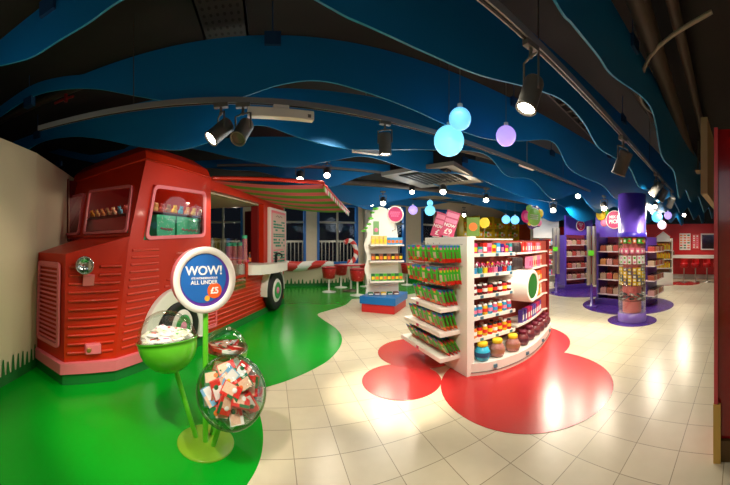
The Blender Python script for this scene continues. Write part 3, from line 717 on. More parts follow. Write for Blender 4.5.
# ---- things in and on the truck (stand on it: top-level)
def tw(x, y, z): return TM @ Vector((x, y, z))
def TE(name, x, y, z, rz=0): return E(name, tw(x, y, z), TRZ+rz)
sh = TE('truck_shelf', .9, .0, 0); T(sh, 'thin red shelf across the truck side window carrying the row of plush toys', 'shelf')
zs_ = 1.715
MB().box((-.38, .06, zs_-.012), (.7, .30, zs_)).build('shelf_board', REDD, sh)
for i, (px0, px1) in enumerate(((157, 175), (177, 200.5))):
    a = sp(px0, 236, .12); b = sp(px1, 236, .12); w = b.x-a.x
    r = TE('gift_box', (a.x+b.x)/2, .12, 1.362); T(r, ['mint green speckled gift box at the front end of the truck side window', 'mint green speckled gift box at the rear end of the truck side window'][i], 'box')
    hgt = zs_-.03-1.362
    bo = MB().box((-w/2, 0, 0), (w/2, .17, hgt-.045)).build('box_base', MINT, r, bevel=.004)
    MB().box((-w/2-.006, -.006, hgt-.045), (w/2+.006, .176, hgt)).build('box_lid', mat('mint_lid', (85, 205, 155), .5), r, bevel=.004)
    mb = MB(); rnd = random.Random(i)
    for q in range(46):
        x = rnd.uniform(-w/2+.01, w/2-.01); z = rnd.uniform(.01, hgt-.02); s_ = rnd.uniform(.002, .005); mb.box((x-s_, -.0085, z-s_), (x+s_, -.0065, z+s_))
    mb.build('speckles', WHT, bo)
    mb = MB(); P = [(-w*.33+k*w*.055, -.009, hgt*.48+.014*math.sin(k*2.1)+.004*k*(k < 3)) for k in range(13)]; mb.tube(catmull(P, 4), .0055, 0, 5); mb.build('script_mark', MAG, bo)
TOYC = [((235, 190, 120), 'cream'), ((205, 110, 110), 'pinkish'), ((170, 130, 90), 'brown'), ((240, 200, 40), 'yellow'), ((90, 170, 200), 'blue and white'), ((225, 160, 90), 'tan'), ((240, 205, 110), 'pale yellow'), ((230, 190, 150), 'peach')]
def toy(x, y, z, s, i, label, rz=0):
    r = TE('plush_toy', x, y, z, rz); T(r, label, 'plush toy', 'plush toys in the truck windows')
    c, nm = TOYC[i % 8]; m = mat('plush_'+nm.replace(' ', '_'), c, .9, bump=.4, scale=40)
    MB().sph((0, 0, s*.42), s*.42, 0, 16, (1, .9, 1), n=10).sph((0, -s*.2, s*.9), s*.3, 0, 14, n=8).build('toy_body', m, r)
    MB().sph((-s*.22, -s*.18, s*1.14), s*.11, 0, 8, n=5).sph((s*.22, -s*.18, s*1.14), s*.11, 0, 8, n=5).build('ears', m, r)
    MB().sph((0, -s*.48, s*.86), s*.1, 0, 8, (1.2, 1, .6), n=5).sph((-s*.11, -s*.46, s*.98), s*.035, 1, 6, n=4).sph((s*.11, -s*.46, s*.98), s*.035, 1, 6, n=4).build('muzzle', [ORA, BLACK], r)
for i in range(8):
    p = sp(156+i*6.3, 212, .16); toy(p.x, .17, zs_, .092, i, TOYC[i][1]+' plush toy, '+ORD[i]+' along the shelf in the truck side window')
sh = TE('truck_shelf', .62, .2, 0); T(sh, 'narrow shelf behind the truck windscreen carrying small toys', 'shelf')
MB().box((-.08, 0, 1.70), (.1, 1.25, 1.715)).build('shelf_board', REDD, sh)
for i in range(9):
    toy(.62, .30+i*.13, 1.716, .09, (i*3+3) % 8, TOYC[(i*3+3) % 8][1]+' plush toy, '+ORD[i]+' from the truck corner behind the windscreen', -PI/2)
for i, (y, w, h, lb) in enumerate(((.32, .16, .2, 'mint gift box standing behind the windscreen near the truck corner'), (.50, .4, .09, 'flat mint gift box lying behind the windscreen'), (1.0, .3, .16, 'dark red box behind the windscreen beside the mint boxes'))):
    r = TE('gift_box', .56, y, 1.362); T(r, lb, 'box')
    MB().box((0, 0, 0), (.2, w, h*.8)).build('box_base', MINT if i < 2 else REDD, r, bevel=.004); MB().box((-.005, -.005, h*.8), (.205, w+.005, h)).build('box_lid', MINT if i < 2 else REDD, r)
# cups and bottles on the counter
for i, (px, n) in enumerate(((244, 15), (238.5, 13), (233.5, 12), (228.5, 12))):
    p = sp(px, 262, .18); z = .975 if p.x > 2.72 else .83
    r = TE('paper_cup_stack', p.x if p.x > 2.79 or p.x < 2.66 else (2.79 if p.x > 2.72 else 2.65), .17, z+.002); T(r, 'tall stack of pink paper cups, '+ORD[i]+' from the open end of the glass screen', 'cup stack', 'paper cup stacks on the truck counter')
    ht = .46 if i == 0 else .33+(.975-z)
    cu = MB().lathe([(.036, 0), (.047, .10)], 0, 16); 
    k = int((ht-.1)/.014)
    for q in range(k): cu.lathe([(.0455, .1+q*.014), (.049, .112+q*.014), (.046, .114+q*.014)], 0 if q % 2 else 1, 16)
    cu.lathe([(.046, .1+k*.014), (.049, .16+k*.014), (.045, .16+k*.014)], 2, 16)
    cu.build('cups', [mat('cup_pink', (225, 125, 125), .5), mat('cup_rose', (205, 100, 105), .5), MINT], r)
for i, (x, c, h, nm) in enumerate(((2.86, YEL, .17, 'yellow'), (2.95, GRN, .22, 'green'), (3.04, WHT, .19, 'white'), (3.13, MAG, .14, 'magenta'), (3.22, ORA, .20, 'orange'))):
    r = TE('syrup_bottle', x, .2, .975); T(r, nm+' labelled bottle on the white truck counter beside the cup stacks', 'bottle')
    MB().lathe([(.03, 0), (.033, .01), (.033, h*.6), (.013, h*.78), (.013, h*.92)], [0, 0, 0, 0], 14).build('bottle_body', mat('bottle_amber', (90, 50, 30), .2), r)
    MB().lathe([(.0337, h*.15), (.0337, h*.5)], 0, 14).build('bottle_label', c, r); MB().lathe([(.015, h*.92), (.015, h)], 0, 10).build('cap', c, r)
r = TE('counter_tap', 3.55, -.2, .978); T(r, 'small black tap standing on the white truck counter above the rear wheel', 'tap')
MB().cyl((0, 0, 0), (0, 0, .16), .025, 0, 12).tube([(0, 0, .15), (0, -.06, .18), (0, -.12, .15), (0, -.12, .1)], .016, 0, 8).build('spout', BLACK, r); MB().box((-.05, -.015, .17), (.05, .015, .19)).build('lever', BLACK, r)
# ================================================================ SWEET STAND WITH BOWLS AND ROUND SIGN
b = fl(205.5, 443); ST = E('sweet_display_stand', (b.x, b.y, 0)); T(ST, 'lime green stand holding three clear sweet bowls under a round blue price sign', 'display stand')
def sl(v): return Vector(v)-Vector((b.x, b.y, 0))
MB().lathe([(.192, .004), (.192, .010), (.187, .014), (.001, .014)], 0, 48).build('base_plate', LIMED, ST)
MB().cyl((0, 0, .012), (0, 0, .98), .019, 0, 16).build('pole', LIME, ST)
# round sign, turned a little to the right
sc = Vector((0.003, -.03, 1.105)); yaw = -(az(204))+math.radians(21)
SGM = Matrix.Translation(sc) @ Matrix.Rotation(yaw, 4, 'Z') @ FACE      # local xy plane faces the viewer
R_ = .222
def zl(prof, mi, seg=56): return MB().lathe(prof, mi, seg, SGM)
sg = zl([(R_*.94, -.085), (R_*.985, -.075), (R_*.985, .0)], 0).build('sign_rim', PINK, ST)
zl([(R_*.985, .0), (R_, .008), (R_*.99, .016), (R_*.80, .016), (R_*.79, .006)], 0).build('sign_bezel', WHITE, sg)
zl([(R_*.80, .006), (.001, .0065)], 0).build('sign_face', mat('sign_violet', (96, 52, 160), .35), sg)
mb = MB(); mb.add([SGM @ Vector((-.012+R_*.73*math.cos(2*PI*i/48), .012+R_*.735*math.sin(2*PI*i/48), .009)) for i in range(48)], [tuple(range(48))]); mb.build('sign_blue_panel', mat('sign_blue', (35, 105, 185), .3), sg)
mb = MB(); mb.add([SGM @ Vector((.065+.052*math.cos(2*PI*i/36), -.073+.052*math.sin(2*PI*i/36), .0105)) for i in range(36)], [tuple(range(36))], 0); mb.add([SGM @ Vector((.012+.019*math.cos(2*PI*i/24), -.122+.019*math.sin(2*PI*i/24), .0112)) for i in range(24)], [tuple(range(24))], 1); mb.build('price_dots', [mat('dot_orange', (240, 100, 40), .35), mat('dot_amber', (250, 175, 60), .35)], sg)
def st(s, size, x, y, bold=.0, z=.011): return text('sign_lettering', s, size, SGM @ Matrix.Translation((x, y, z)), sg, bold, .0012)
for o in (st('WOW!', .082, -.008, .060, .0016), st("IT'S WONDERLICIOUS", .0185, -.006, .012, .0004), st('ALL UNDER', .036, -.008, -.016, .0006), st('£5', .058, .064, -.074, .002, .0125)): setm(o, WHT)

DOME = glass('dome_acrylic', (.97, .99, .98), .11); DOMER = glass('dome_rim_acrylic', (.8, .85, .8), .35)
def bowl(c, r, tilt_axis, tilt, arm_foot, dome_clear, mlow, nm):
    c = sl(c); M = Matrix.Translation(c) @ Matrix.Rotation(tilt, 4, Vector(tilt_axis))
    lo = MB()
    n = 12; pr = [(max(r*math.cos(a), .001), r*math.sin(a)) for a in [(-PI/2+(PI/2)*i/n) for i in range(n+1)]]
    pi_ = [(p[0]*.985, p[1]*.985) for p in reversed(pr)]
    lo.lathe(pr+[(r*1.035, .0), (r*1.035, .008), (r*.99, .008)]+pi_, 0, 36, M)
    bo = lo.build('bowl', mlow, ST)
    MB().sph((0, 0, 0), r*.995, 0, 36, (1, 1, 1), .02, PI/2, M, 14).build('clear_dome', DOME, bo)
    MB().lathe([(r*1.0, .006), (r*1.045, .008), (r*1.045, .014), (r*1.0, .016)], 0, 36, M).build('dome_rim', DOMER, bo)
    return M
def fixdome():
    pass
# sph applies Translation(c)@M ; centre is inside M already
cL = at(167, 341, 2.03); cR = at(231, 391, 1.83); cB = at(226, 349, 2.33)
ML = bowl(cL, .205, (.6, .8, 0), -.24, None, None, LIME, 'l')
MBk = bowl(cB, .166, (1, 0, 0), .05, None, None, LIME, 'b')
MR = bowl(cR, .206, (math.cos(-az(231)), -math.sin(az(231)), 0), 1.0, None, None, glass('frosted_green_bowl', (.55, .85, .5), .08), 'r')
lL, lR, lB = sl(cL), sl(cR), sl(cB)
for c, ft, rr in ((lL, Vector((-.075, .03, .012)), .205), (lR, Vector((.06, -.03, .012)), .206), (lB, Vector((.03, .08, .012)), .166)):
    d = (c-ft).normalized(); MB().cyl(ft, c-d*rr*.98, .017, 0, 14).build('support_arm', LIME, ST)
MB().sph((lB.x+.03, lB.y-.02, lB.z+.166), .013, 0, 12, n=8).build('dome_knob', WHITE, ST)
# sweets
def wM(l): return Matrix.Translation(Vector((b.x, b.y, 0))) @ l
rnd = random.Random(11)
def mk_carton(k):
    r = bpy.data.objects.new('sweet_carton', None)
    a, bb, cc = .056, .040, .011
    mb = MB().box((-a, -bb, -cc), (a, bb, cc), [[0, 0], [1, 2], [0, 3], [3, 1]][k % 4][0])
    m = MB().box((-a, -bb, -cc), (a, bb, cc), 0).box((-a*.9, -bb*.55, cc), (a*.35, bb*.9, cc+.0006), 1).box((-a*.2, -bb*.95, cc), (a*.98, -bb*.5, cc+.0006), 2).sph((a*.3, bb*.3, cc), .016, 3, 10, (1, 1, .1), n=4)
    return m
CM = [[RDC, PEACH, GRND, WHT], [GRND, PEACH, RDC, ORA], [WHT, PEACH, RDC, GRND], [RDC, WHT, PEACH, GRND], [mat('sky_label', (120, 185, 225), .5), WHT, PEACH, YEL]]
CN = ['red', 'dark green', 'white', 'red and white', 'pale blue']
viewd = (CAM-Vector(cR)).normalized()
proto = []
for k in range(5): 
    o = mk_carton(k).build('sweet_carton', CM[k]); COL.objects.unlink(o); proto.append(o)
def copy1(o, loc, rot, label, cat, group):
    c = o.copy(); COL.objects.link(c); c.location = loc; c.rotation_euler = rot; T(c, label, cat, group); return c
q0 = viewd.to_track_quat('Z', 'Y'); cnt = [0]*5
WHERE = ['lowest in', 'left side of', 'middle of', 'right side of', 'top of']
for ring, (n, rad, dep) in enumerate(((1, 0, .105), (5, .075, .085), (8, .125, .04), (6, .07, .035), (9, .14, -.02), (6, .09, -.06))):
    for i in range(n):
        a = 2*PI*i/n+ring*.5; l = Vector((rad*math.cos(a), rad*math.sin(a), dep))
        if l.length > .15: l = l.normalized()*.148
        p = Vector(cR)+q0 @ l
        k = [0, 1, 3, 2, 0, 3, 1, 0, 4][(i*2+ring) % 9] if not (ring == 1 and i == 1) else 4
        rq = q0 @ Euler((rnd.uniform(-.45, .45), rnd.uniform(-.45, .45), rnd.uniform(0, 6.28))).to_quaternion()
        up = ['low', 'upper'][l.y > 0]; sd = 'pole side' if l.x < -.04 else 'aisle side' if l.x > .04 else 'middle'
        lay = ['front centre', 'inner ring', 'outer ring', 'second layer', 'rim', 'back layer'][ring]+(', '+ORD[i] if n > 1 else '')
        cnt[k] += 1
        copy1(proto[k], p, rq.to_euler(), '%s sweet carton in the tilted clear bowl, %s %s, %s' % (CN[k], up, sd, lay), 'sweet carton', 'sweet cartons piled in the tilted clear bowl')
# white bags in the left bowl
def bag(w, h, t, n=7):
    vs = []; fs = []; mi = []
    for s in (1, -1):
        for i in range(n+1):
            for j in range(n+1):
                u = i/n*2-1; v = j/n*2-1
                z = s*t*max(0, (1-u*u)*(1-v*v))**.45
                vs.append((u*w/2, v*h/2, z))
    m = (n+1)**2
    for s in (0, 1):
        for i in range(n):
            for j in range(n):
                a = s*m+i*(n+1)+j; f = (a, a+n+1, a+n+2, a+1); fs.append(f if s == 0 else f[::-1])
    return vs, fs
wb = []
for k, mm in enumerate(([WHT, RDC], [WHT, PNK2], [mat('bag_cream', (245, 240, 215), .4), GRN])):
    vs, fs = bag(.13, .085, .016, 8); vs = [(x*(1-.10*abs(y)/.0425), y*(1-.12*(abs(x)/.065)), z+.004*math.sin(x*90)) for x, y, z in vs]
    mi = [1 if ((i//8) % 8 in (2, 5) and (i % 8) in (2, 3, 4, 5) and i < 64) else 0 for i in range(len(fs))]
    mb = MB().add(vs, fs, mi, True); o = mb.build('sweet_bag', mm); COL.objects.unlink(o); wb.append(o)
i = 0
for lay, (n, rad, z) in enumerate(((8, .125, .012), (7, .115, .032), (6, .09, .052), (4, .05, .07), (1, 0, .085))):
    for q in range(n):
        a = 2*PI*q/n+lay*.5; l = ML @ Vector((rad*math.cos(a), rad*math.sin(a), z)); p = Vector((b.x, b.y, 0))+l
        copy1(wb[i % 3], p, (rnd.uniform(-.16, .16), rnd.uniform(-.16, .16)-.15, rnd.uniform(0, 6.28)), ['white bag with red print', 'white bag with pink print', 'cream bag with green print'][i % 3]+' in the bag-filled green bowl, '+ORD[q]+' of its '+['bottom', 'lower', 'middle', 'upper', 'top'][lay]+' layer', 'sweet bag', 'white sweet bags heaped in a green bowl'); i += 1
for q in range(7):
    a = 2*PI*q/6; rad = .075 if q < 6 else 0; l = MBk @ Vector((rad*math.cos(a), rad*math.sin(a), .012)); p = Vector((b.x, b.y, 0))+l
    copy1(proto[[0, 3, 2][q % 3]], p, (rnd.uniform(-.3, .3), rnd.uniform(-.3, .3), rnd.uniform(0, 6)), CN[[0, 3, 2][q % 3]]+' sweet carton in the rear green bowl, '+ORD[q]+' around the rim', 'sweet carton', 'sweet cartons in the rear green bowl')

# ================================================================ SWEET ISLAND (central gondola)
GX0, GX1, GY0, GY1 = 1.83, 1.925, 2.385, 3.24
IS = E('sweet_island', (1.88, 2.83, 0)); T(IS, 'white curved sweet island with packet-filled end panel, jars and a tube porthole', 'display island')
def il(x, y, z=0): return (x-1.88, y-2.83, z)
def IB(mb): return mb
ox, oy = -1.88, -2.83
def box(mb, lo, hi, mi=0): return mb.box((lo[0]+ox, lo[1]+oy, lo[2]), (hi[0]+ox, hi[1]+oy, hi[2]), mi)
FR = [(1.88, 2.385), (2.1, 2.29), (2.36, 2.262), (2.66, 2.29), (2.98, 2.385), (3.35, 2.545), (3.71, 2.75), (3.95, 2.99), (4.0, 3.15)]
front = catmull([(x, y, 0) for x, y in FR], 6)
back = [(3.7, 3.5), (3.0, 3.7), (2.4, 3.6), (1.88, 3.24)]
base = [(p.x+ox, p.y+oy) for p in front]+[(x+ox, y+oy) for x, y in back]
MB().prism(base, .0, .125).build('island_base', WHITE, IS, bevel=.006)
# thin grey trim strip along the base
mb = MB(); pts = [Vector((p.x+ox, p.y+oy-.002, .035)) for p in front]; mb.tube(pts, .006, 0, 5); mb.build('base_trim', GREY, IS)
mb = MB(); box(mb, (GX0, GY0, .0), (GX1, GY1, 1.415)); mb.build('end_panel', WHITE, IS, bevel=.006)
mb = MB(); box(mb, (GX1, 2.80, .125), (3.68, 2.83, 1.38)); mb.build('back_panel', mat('island_red_back', (175, 78, 64), .5), IS)
mb = MB(); box(mb, (3.66, 2.77, .125), (3.70, 3.4, 1.40)); mb.build('far_end_panel', REDD, IS)
mb = MB(); box(mb, (GX1, 2.45, 1.385), (2.56, 3.2, 1.40)); mb.build('top_board', WHITE, IS)
# left bay shelves
SZ = [1.235, 1.02, .795, .575, .35]
PT = mat('price_tag_teal', (70, 120, 140), .5)
MBX = MB
for k, z in enumerate(SZ):
    mb = MB(); box(mb, (GX1, 2.42, z-.022), (2.555, 2.80, z)); box(mb, (GX1, 2.405, z-.03), (2.555, 2.42, z+.008)); s_ = mb.build('shelf', WHITE, IS)
    mb = MB()
    for x in (2.02, 2.24, 2.46): box(MBX(), (x, 2.4025, z-.026), (x+.045, 2.4052, z+.002)).build('price_tag', PT, s_)
# right bay curved shelves
def arcs(off, x0=2.62, x1=3.66):
    return [(x, 2.43+.42*((x-2.5)/1.2)**1.6+off) for x in [x0+(x1-x0)*i/10 for i in range(11)]]
SZ2 = [1.235, 1.02, .80, .60, .36]
for k, z in enumerate(SZ2):
    A = arcs(0); Bk = [(3.66, 2.80+.0), (2.62, 2.80)]
    if A[-1][1] > 2.79: A[-1] = (A[-1][0], 2.79)
    A = [(x, min(y, 2.775)) for x, y in A]
    x00 = 2.95 if k in (1, 2, 3) else 2.62
    A = [p for p in A if p[0] >= x00-.01]; Bk = [(3.66, 2.80), (A[0][0], 2.80)]
    MB().prism([(x+ox, y+oy) for x, y in A+Bk], z-.022, z).build('shelf', WHITE, IS)
# tube porthole
TC = Vector((2.60, 0, .835)); RO = .19
M = Matrix.Translation((TC.x+ox, 2.80+oy, TC.z)) @ Matrix.Rotation(math.radians(17), 4, 'Z') @ Matrix.Rotation(PI/2, 4, 'X')
tb = MB().lathe([(RO, .0), (RO, .52), (RO-.012, .527), (RO-.036, .527), (RO-.042, .515)], 0, 44, M).build('porthole_tube', WHITE, IS)
MB().lathe([(RO-.042, .517), (RO-.042, .05), (.001, .045)], 0, 40, M).build('tube_lining', mat('lining_green', (22, 105, 30), .5), tb)
# end shelves with lips and peg rows
EZ = [.205, .455, .70]
for k, z in enumerate(EZ):
    y1 = [3.42, 3.32, 3.18][k]; mb = MB(); box(mb, (1.585, 2.50, z-.045), (GX0, y1, z-.0)); s_ = mb.build('end_shelf', WHITE, IS, bevel=.004)
    mb = MB(); box(mb, (1.5815, 2.95, z-.038), (1.5845, 3.0, z-.008)); mb.build('price_tag', MAG, s_)
pegs = [2.46+i*.115 for i in range(7)]
for row, z in enumerate((1.335, 1.115)):
    mb = MB()
    for y in pegs: mb.tube([(GX0+ox, y+oy, z), (1.56+ox, y+oy, z+.004), (1.545+ox, y+oy, z+.02)], .003, 0, 5)
    mb.build('peg_hooks', STEEL, IS)
MB().tube([(GX0+ox-.27, 2.44+oy, 1.12), (GX0+ox-.27, 3.2+oy, 1.12)], .004, 0, 5).build('peg_rail', STEEL, IS)
# packets
def packet(w, h, t, mats):
    vs, fs = bag(h, w, t, 8)      # u along height
    mi = []
    for idx, f in enumerate(fs):
        q = f[0] % 81; i, j = q//9, q % 9
        if i >= 7: c = 2 if 1 <= j <= 6 else 0                # header
        elif i <= 0 or (i == 1 and j < 4): c = 1
        elif 2 <= i <= 4 and 2 <= j <= 5: c = 3
        elif i == 6 and 2 <= j <= 4: c = 4
        else: c = 0
        mi.append(c)
    mb = MB().add(vs, fs, mi, True); o = mb.build('sweet_packet', mats); COL.objects.unlink(o); return o
PKM = [[GRN, RDC, mat('pk_blue', (50, 110, 190), .35), mat('pk_brown', (150, 90, 70), .4, var=.3, scale=60), PNK2], [GRN, RDC, MAG, mat('pk_cream', (215, 190, 165), .4, var=.3, scale=60), YEL], [GRN, ORA, mat('pk_blue', (0, 0, 0)), mat('pk_brown', (0, 0, 0)), MAG]]
pk = [packet(.108, .175, .011, m) for m in PKM]
PKN = ['brown-windowed', 'pale-windowed', 'orange-cornered']
for row, z in enumerate((1.335, 1.115)):
    for c, y in enumerate(pegs):
        for dpt in range(6):
            k = (c+row) % 3; x = 1.575+dpt*.0385
            # u(x of bag)->z ; bag plane normal -> -X
            copy1(pk[k], (x+rnd.uniform(-.003, .003), y+rnd.uniform(-.004, .004), z-.095), (rnd.uniform(-.05, .05), -PI/2+rnd.uniform(-.22, -.08), 0), '%s green sweet packet, %s in line on the %s peg, %s hook row' % (PKN[k], ORD[dpt], ORD[c], ['upper', 'lower'][row]), 'sweet packet', 'green sweet packets hung on the island end panel')
for row, z in enumerate(EZ):
    nc = 7 if row == 2 else 8
    for c in range(nc):
        y = 2.55+c*.108
        for dpt in range(4):
            k = (c+row+1) % 3; x = 1.635+dpt*.045
            if y > [3.36, 3.28, 3.15][row]-.03: continue
            if row == 0: loc = (x-.0, y, z+.012+.026*(dpt % 3)+.001*c); rot = (rnd.uniform(-.1, .1), -.25, rnd.uniform(-.1, .1)+PI/2*0)
            else: loc = (x, y, z+.094); rot = (0, -PI/2-.32, 0)
            if row == 0: loc = (x-.0+.03, y, z+.075); rot = (0, -PI/2-.55, 0)
            copy1(pk[k], loc, rot, '%s green sweet packet, %s back in the %s column on the %s end shelf' % (PKN[k], ORD[dpt], ORD[c], ['bottom', 'middle', 'top'][row]), 'sweet packet', 'green sweet packets leaning on the island end shelves')
# jars
def jar_proto(body, lid, lab=None):
    r = bpy.data.objects.new('sweet_jar', None); COL.objects.link(r); r['category'] = 'jar'
    MB().lathe([(.026, 0), (.030, .006), (.030, .085), (.023, .098)], 0, 16).build('jar_body', body, r)
    if lab: MB().lathe([(.0305, .03), (.0305, .066)], 0, 16).build('jar_label', lab, r)
    MB().lathe([(.023, .098), (.024, .114), (.001, .1145)], 0, 14).build('jar_lid', lid, r)
    return r
def unlink_tree(r):
    for ch in list(r.children): unlink_tree(ch)
    COL.objects.unlink(r)
JB = {'dark red': mat('jar_darkred', (120, 25, 35), .25), 'blue': mat('jar_blue', (50, 150, 200), .25), 'pink': mat('jar_pink', (225, 100, 130), .25), 'yellow': mat('jar_yellow', (235, 185, 45), .25), 'red': mat('jar_red', (205, 40, 40), .25), 'orange': mat('jar_orange', (235, 125, 45), .25), 'black': mat('jar_black', (40, 22, 22), .25)}
JP = {}
for k, (bc, lc, lab) in {'dark red': ('dark red', WHT, WHT), 'black': ('black', WHT, RDC), 'blue': ('blue', WHT, PNK2), 'pink': ('pink', WHT, SKY), 'red': ('red', BLACK, YEL), 'orange': ('orange', BLACK, WHT), 'yellow': ('yellow', WHT, RDC)}.items():
    JP[k] = jar_proto(JB[bc], lc, lab)
rowsJ = [(SZ[2], ['dark red', 'black', 'dark red', 'red', 'black', 'dark red', 'red', 'dark red'], 'third'), (SZ[3], ['blue', 'blue', 'yellow', 'blue', 'pink', 'yellow', 'blue', 'pink'], 'fourth'), (SZ[4], ['orange', 'red', 'yellow', 'red', 'orange', 'red', 'yellow', 'red'], 'fifth')]
for z, cs, nm in rowsJ:
    for i, c in enumerate(cs):
        dup(JP[c], (1.985+i*.074, 2.463, z+.001), (0, 0, rnd.uniform(0, 6)), '%s sweet jar, %s from the white end post, %s island shelf' % (c, ORD[i], nm), 'small sweet jars on the island shelves')
        if i % 2 == 0: dup(JP[c], (2.02+i*.074, 2.56, z+.001), (0, 0, 0), '%s sweet jar behind the %s jar of the %s island shelf' % (c, ORD[i], nm), 'small sweet jars on the island shelves')
def remove_tree(r):
    for ch in list(r.children): remove_tree(ch)
    bpy.data.objects.remove(r)
for r in JP.values(): remove_tree(r)
# big round jars along the island base
def big_jar(x, y, c, lidc, nm, label, s=1.0):
    r = E('sweet_jar', (x, y, .126)); T(r, label, 'jar', 'big round jars along the island base')
    MB().lathe([(.04*s, 0), (.066*s, .012), (.078*s, .05*s), (.076*s, .085*s), (.058*s, .12*s), (.046*s, .13*s), (.046*s, .137*s)], 0, 24).build('jar_body', c, r)
    MB().lathe([(.05*s, .136*s), (.052*s, .14*s), (.052*s, .165*s), (.047*s, .172*s), (.001, .173*s)], 0, 20).build('jar_lid', lidc, r)
    MB().lathe([(.0792*s, .045*s), (.079*s, .085*s)], 0, 24).build('jar_label', mat('label_'+nm, {'a': (40, 90, 130), 'b': (170, 120, 90), 'c': (90, 40, 55)}[nm], .5), r)
JBL = mat('jar_turquoise', (60, 190, 225), .25, var=.2, scale=70); JCO = mat('jar_cocoa', (175, 120, 110), .25, var=.35, scale=70); JMA = mat('jar_maroon', (120, 55, 60), .25, var=.4, scale=70); MAR = mat('lid_maroon', (110, 25, 50), .35)
big = [(2.045, 2.40), (2.235, 2.375), (2.47, 2.365), (2.70, 2.42), (2.90, 2.49), (3.09, 2.55), (3.27, 2.62), (3.44, 2.69), (3.59, 2.76)]
for i, (x, y) in enumerate(big):
    if i == 0: big_jar(x, y, JBL, YEL, 'a', 'turquoise round sweet jar with yellow lid on the island base by the white end post', 1.08)
    elif i < 3: big_jar(x, y, JCO, YEL, 'b', ['', 'cocoa coloured round sweet jar with yellow lid next to the turquoise jar', 'cocoa coloured round sweet jar with yellow lid beside the maroon-lidded jars'][i], 1.08)
    else: big_jar(x, y, JMA, MAR, 'c', 'dark round jar with maroon lid on the island base, %s after the yellow-lidded jars' % ORD[i-3])
for x, y in ((2.12, 2.283), (2.62, 2.278), (3.1, 2.428), (3.5, 2.625)): MB().cbox((x+ox, y+oy-.006, .075), (.045, .012, .035), 0).build('price_tag', PT, IS)
# toys and novelty packs on the top two shelves, left bay
def pack(x, y, z, w, h, d, c1, c2, label, group, rz=0, name='sweet_box', cat='sweet box'):
    r = MB().box((-w/2, 0, 0), (w/2, d, h), 0).box((-w*.42, -.001, h*.2), (w*.42, -.0002, h*.62), 1).build(name, [c1, c2]); r.location = (x, y, z); r.rotation_euler = (0, 0, rz)
    return T(r, label, cat, group)
cols = [(MAG, YEL, 'magenta'), (SKY, WHT, 'blue'), (PNK2, MAG, 'pink'), (TEAL, PNK2, 'teal'), (PURD, PNK2, 'purple'), (YEL, RDC, 'yellow'), (RDC, WHT, 'red')]
for i in range(9):
    c = cols[(i*3) % 7]; pack(1.985+i*.066, 2.44, SZ[0]+.001, .056, rnd.uniform(.07, .125), .05, c[0], c[1], '%s novelty box, %s from the white end post, top island shelf' % (c[2], ORD[i]), 'novelty boxes on the top island shelf', rnd.uniform(-.2, .2))
for i in range(8):
    c = cols[(i*2+1) % 7]; r = E('lollipop_tub', (1.99+i*.074, 2.465, SZ[1]+.001)); T(r, '%s tub of lollipops, %s from the white end post, second island shelf' % (c[2], ORD[i]), 'lollipop tub', 'lollipop tubs on the second island shelf')
    MB().lathe([(.024, 0), (.032, .06), (.033, .062), (.028, .06), (.001, .055)], 0, 14).build('tub', c[0], r)
    mb = MB()
    for q in range(5):
        a = q*1.256; p = (.017*math.cos(a), .017*math.sin(a), .055); e = (.027*math.cos(a), .027*math.sin(a), .09+.012*(q % 3)); mb.cyl(p, e, .002, 0, 5); mb.sph(e, .0125, 1+q % 2, 8, n=5)
    mb.build('lollipops', [WHT, c[1], MAG], r)
# dark hanging pouches between the bays
for i in range(6):
    for j, z in enumerate((1.37, 1.19)):
        mb = MB(); vs, fs = bag(.14, .06, .014, 5); mb.add(vs, fs, 0, True, Matrix.Rotation(PI/2, 4, 'Y')); mb.tube([(0, 0, .06), (0, .0, .075), (0, .12, .078)], .0025, 1, 5)
        o = mb.build('hanging_pouch', [mat('pouch_dark', (52, 40, 42), .4), STEEL]); o.location = (2.585+i*.04, 2.46+.012*i, z-.09); o.rotation_euler = (0, 0, PI/2)
        T(o, 'dark sweet pouch hung by the tube porthole, %s along the %s row' % (ORD[i], ['upper', 'lower'][j]), 'sweet pouch', 'dark pouches hung above the tube porthole')
# boxes in the curved bay
rcol = [[(RDC, PEACH, 'red'), (PNK2, WHT, 'pink')], [(PNK2, MAG, 'pink'), (PEACH, RDC, 'peach')], [(ORA, WHT, 'orange'), (RDC, YEL, 'red')], [(ORA, YEL, 'orange'), (PEACH, WHT, 'peach')], [(PURP, WHT, 'purple'), (MAG, WHT, 'magenta')]]
for k, z in enumerate(SZ2):
    for i in range(9 if k in (1, 2, 3) else 12):
        x = (2.99 if k in (1, 2, 3) else 2.80)+i*.08
        y = 2.43+.42*((x-2.5)/1.2)**1.6+.02; c = rcol[k][(i//2) % 2]
        if y > 2.76: continue
        pack(x, y, z+.001, .074, .15 if k else .12, .06, c[0], c[1], '%s sweet box, %s past the tube porthole on the %s curved island shelf' % (c[2], ORD[i], ORD[k]), 'sweet boxes on the curved island shelves', math.radians(26), cat='sweet box')
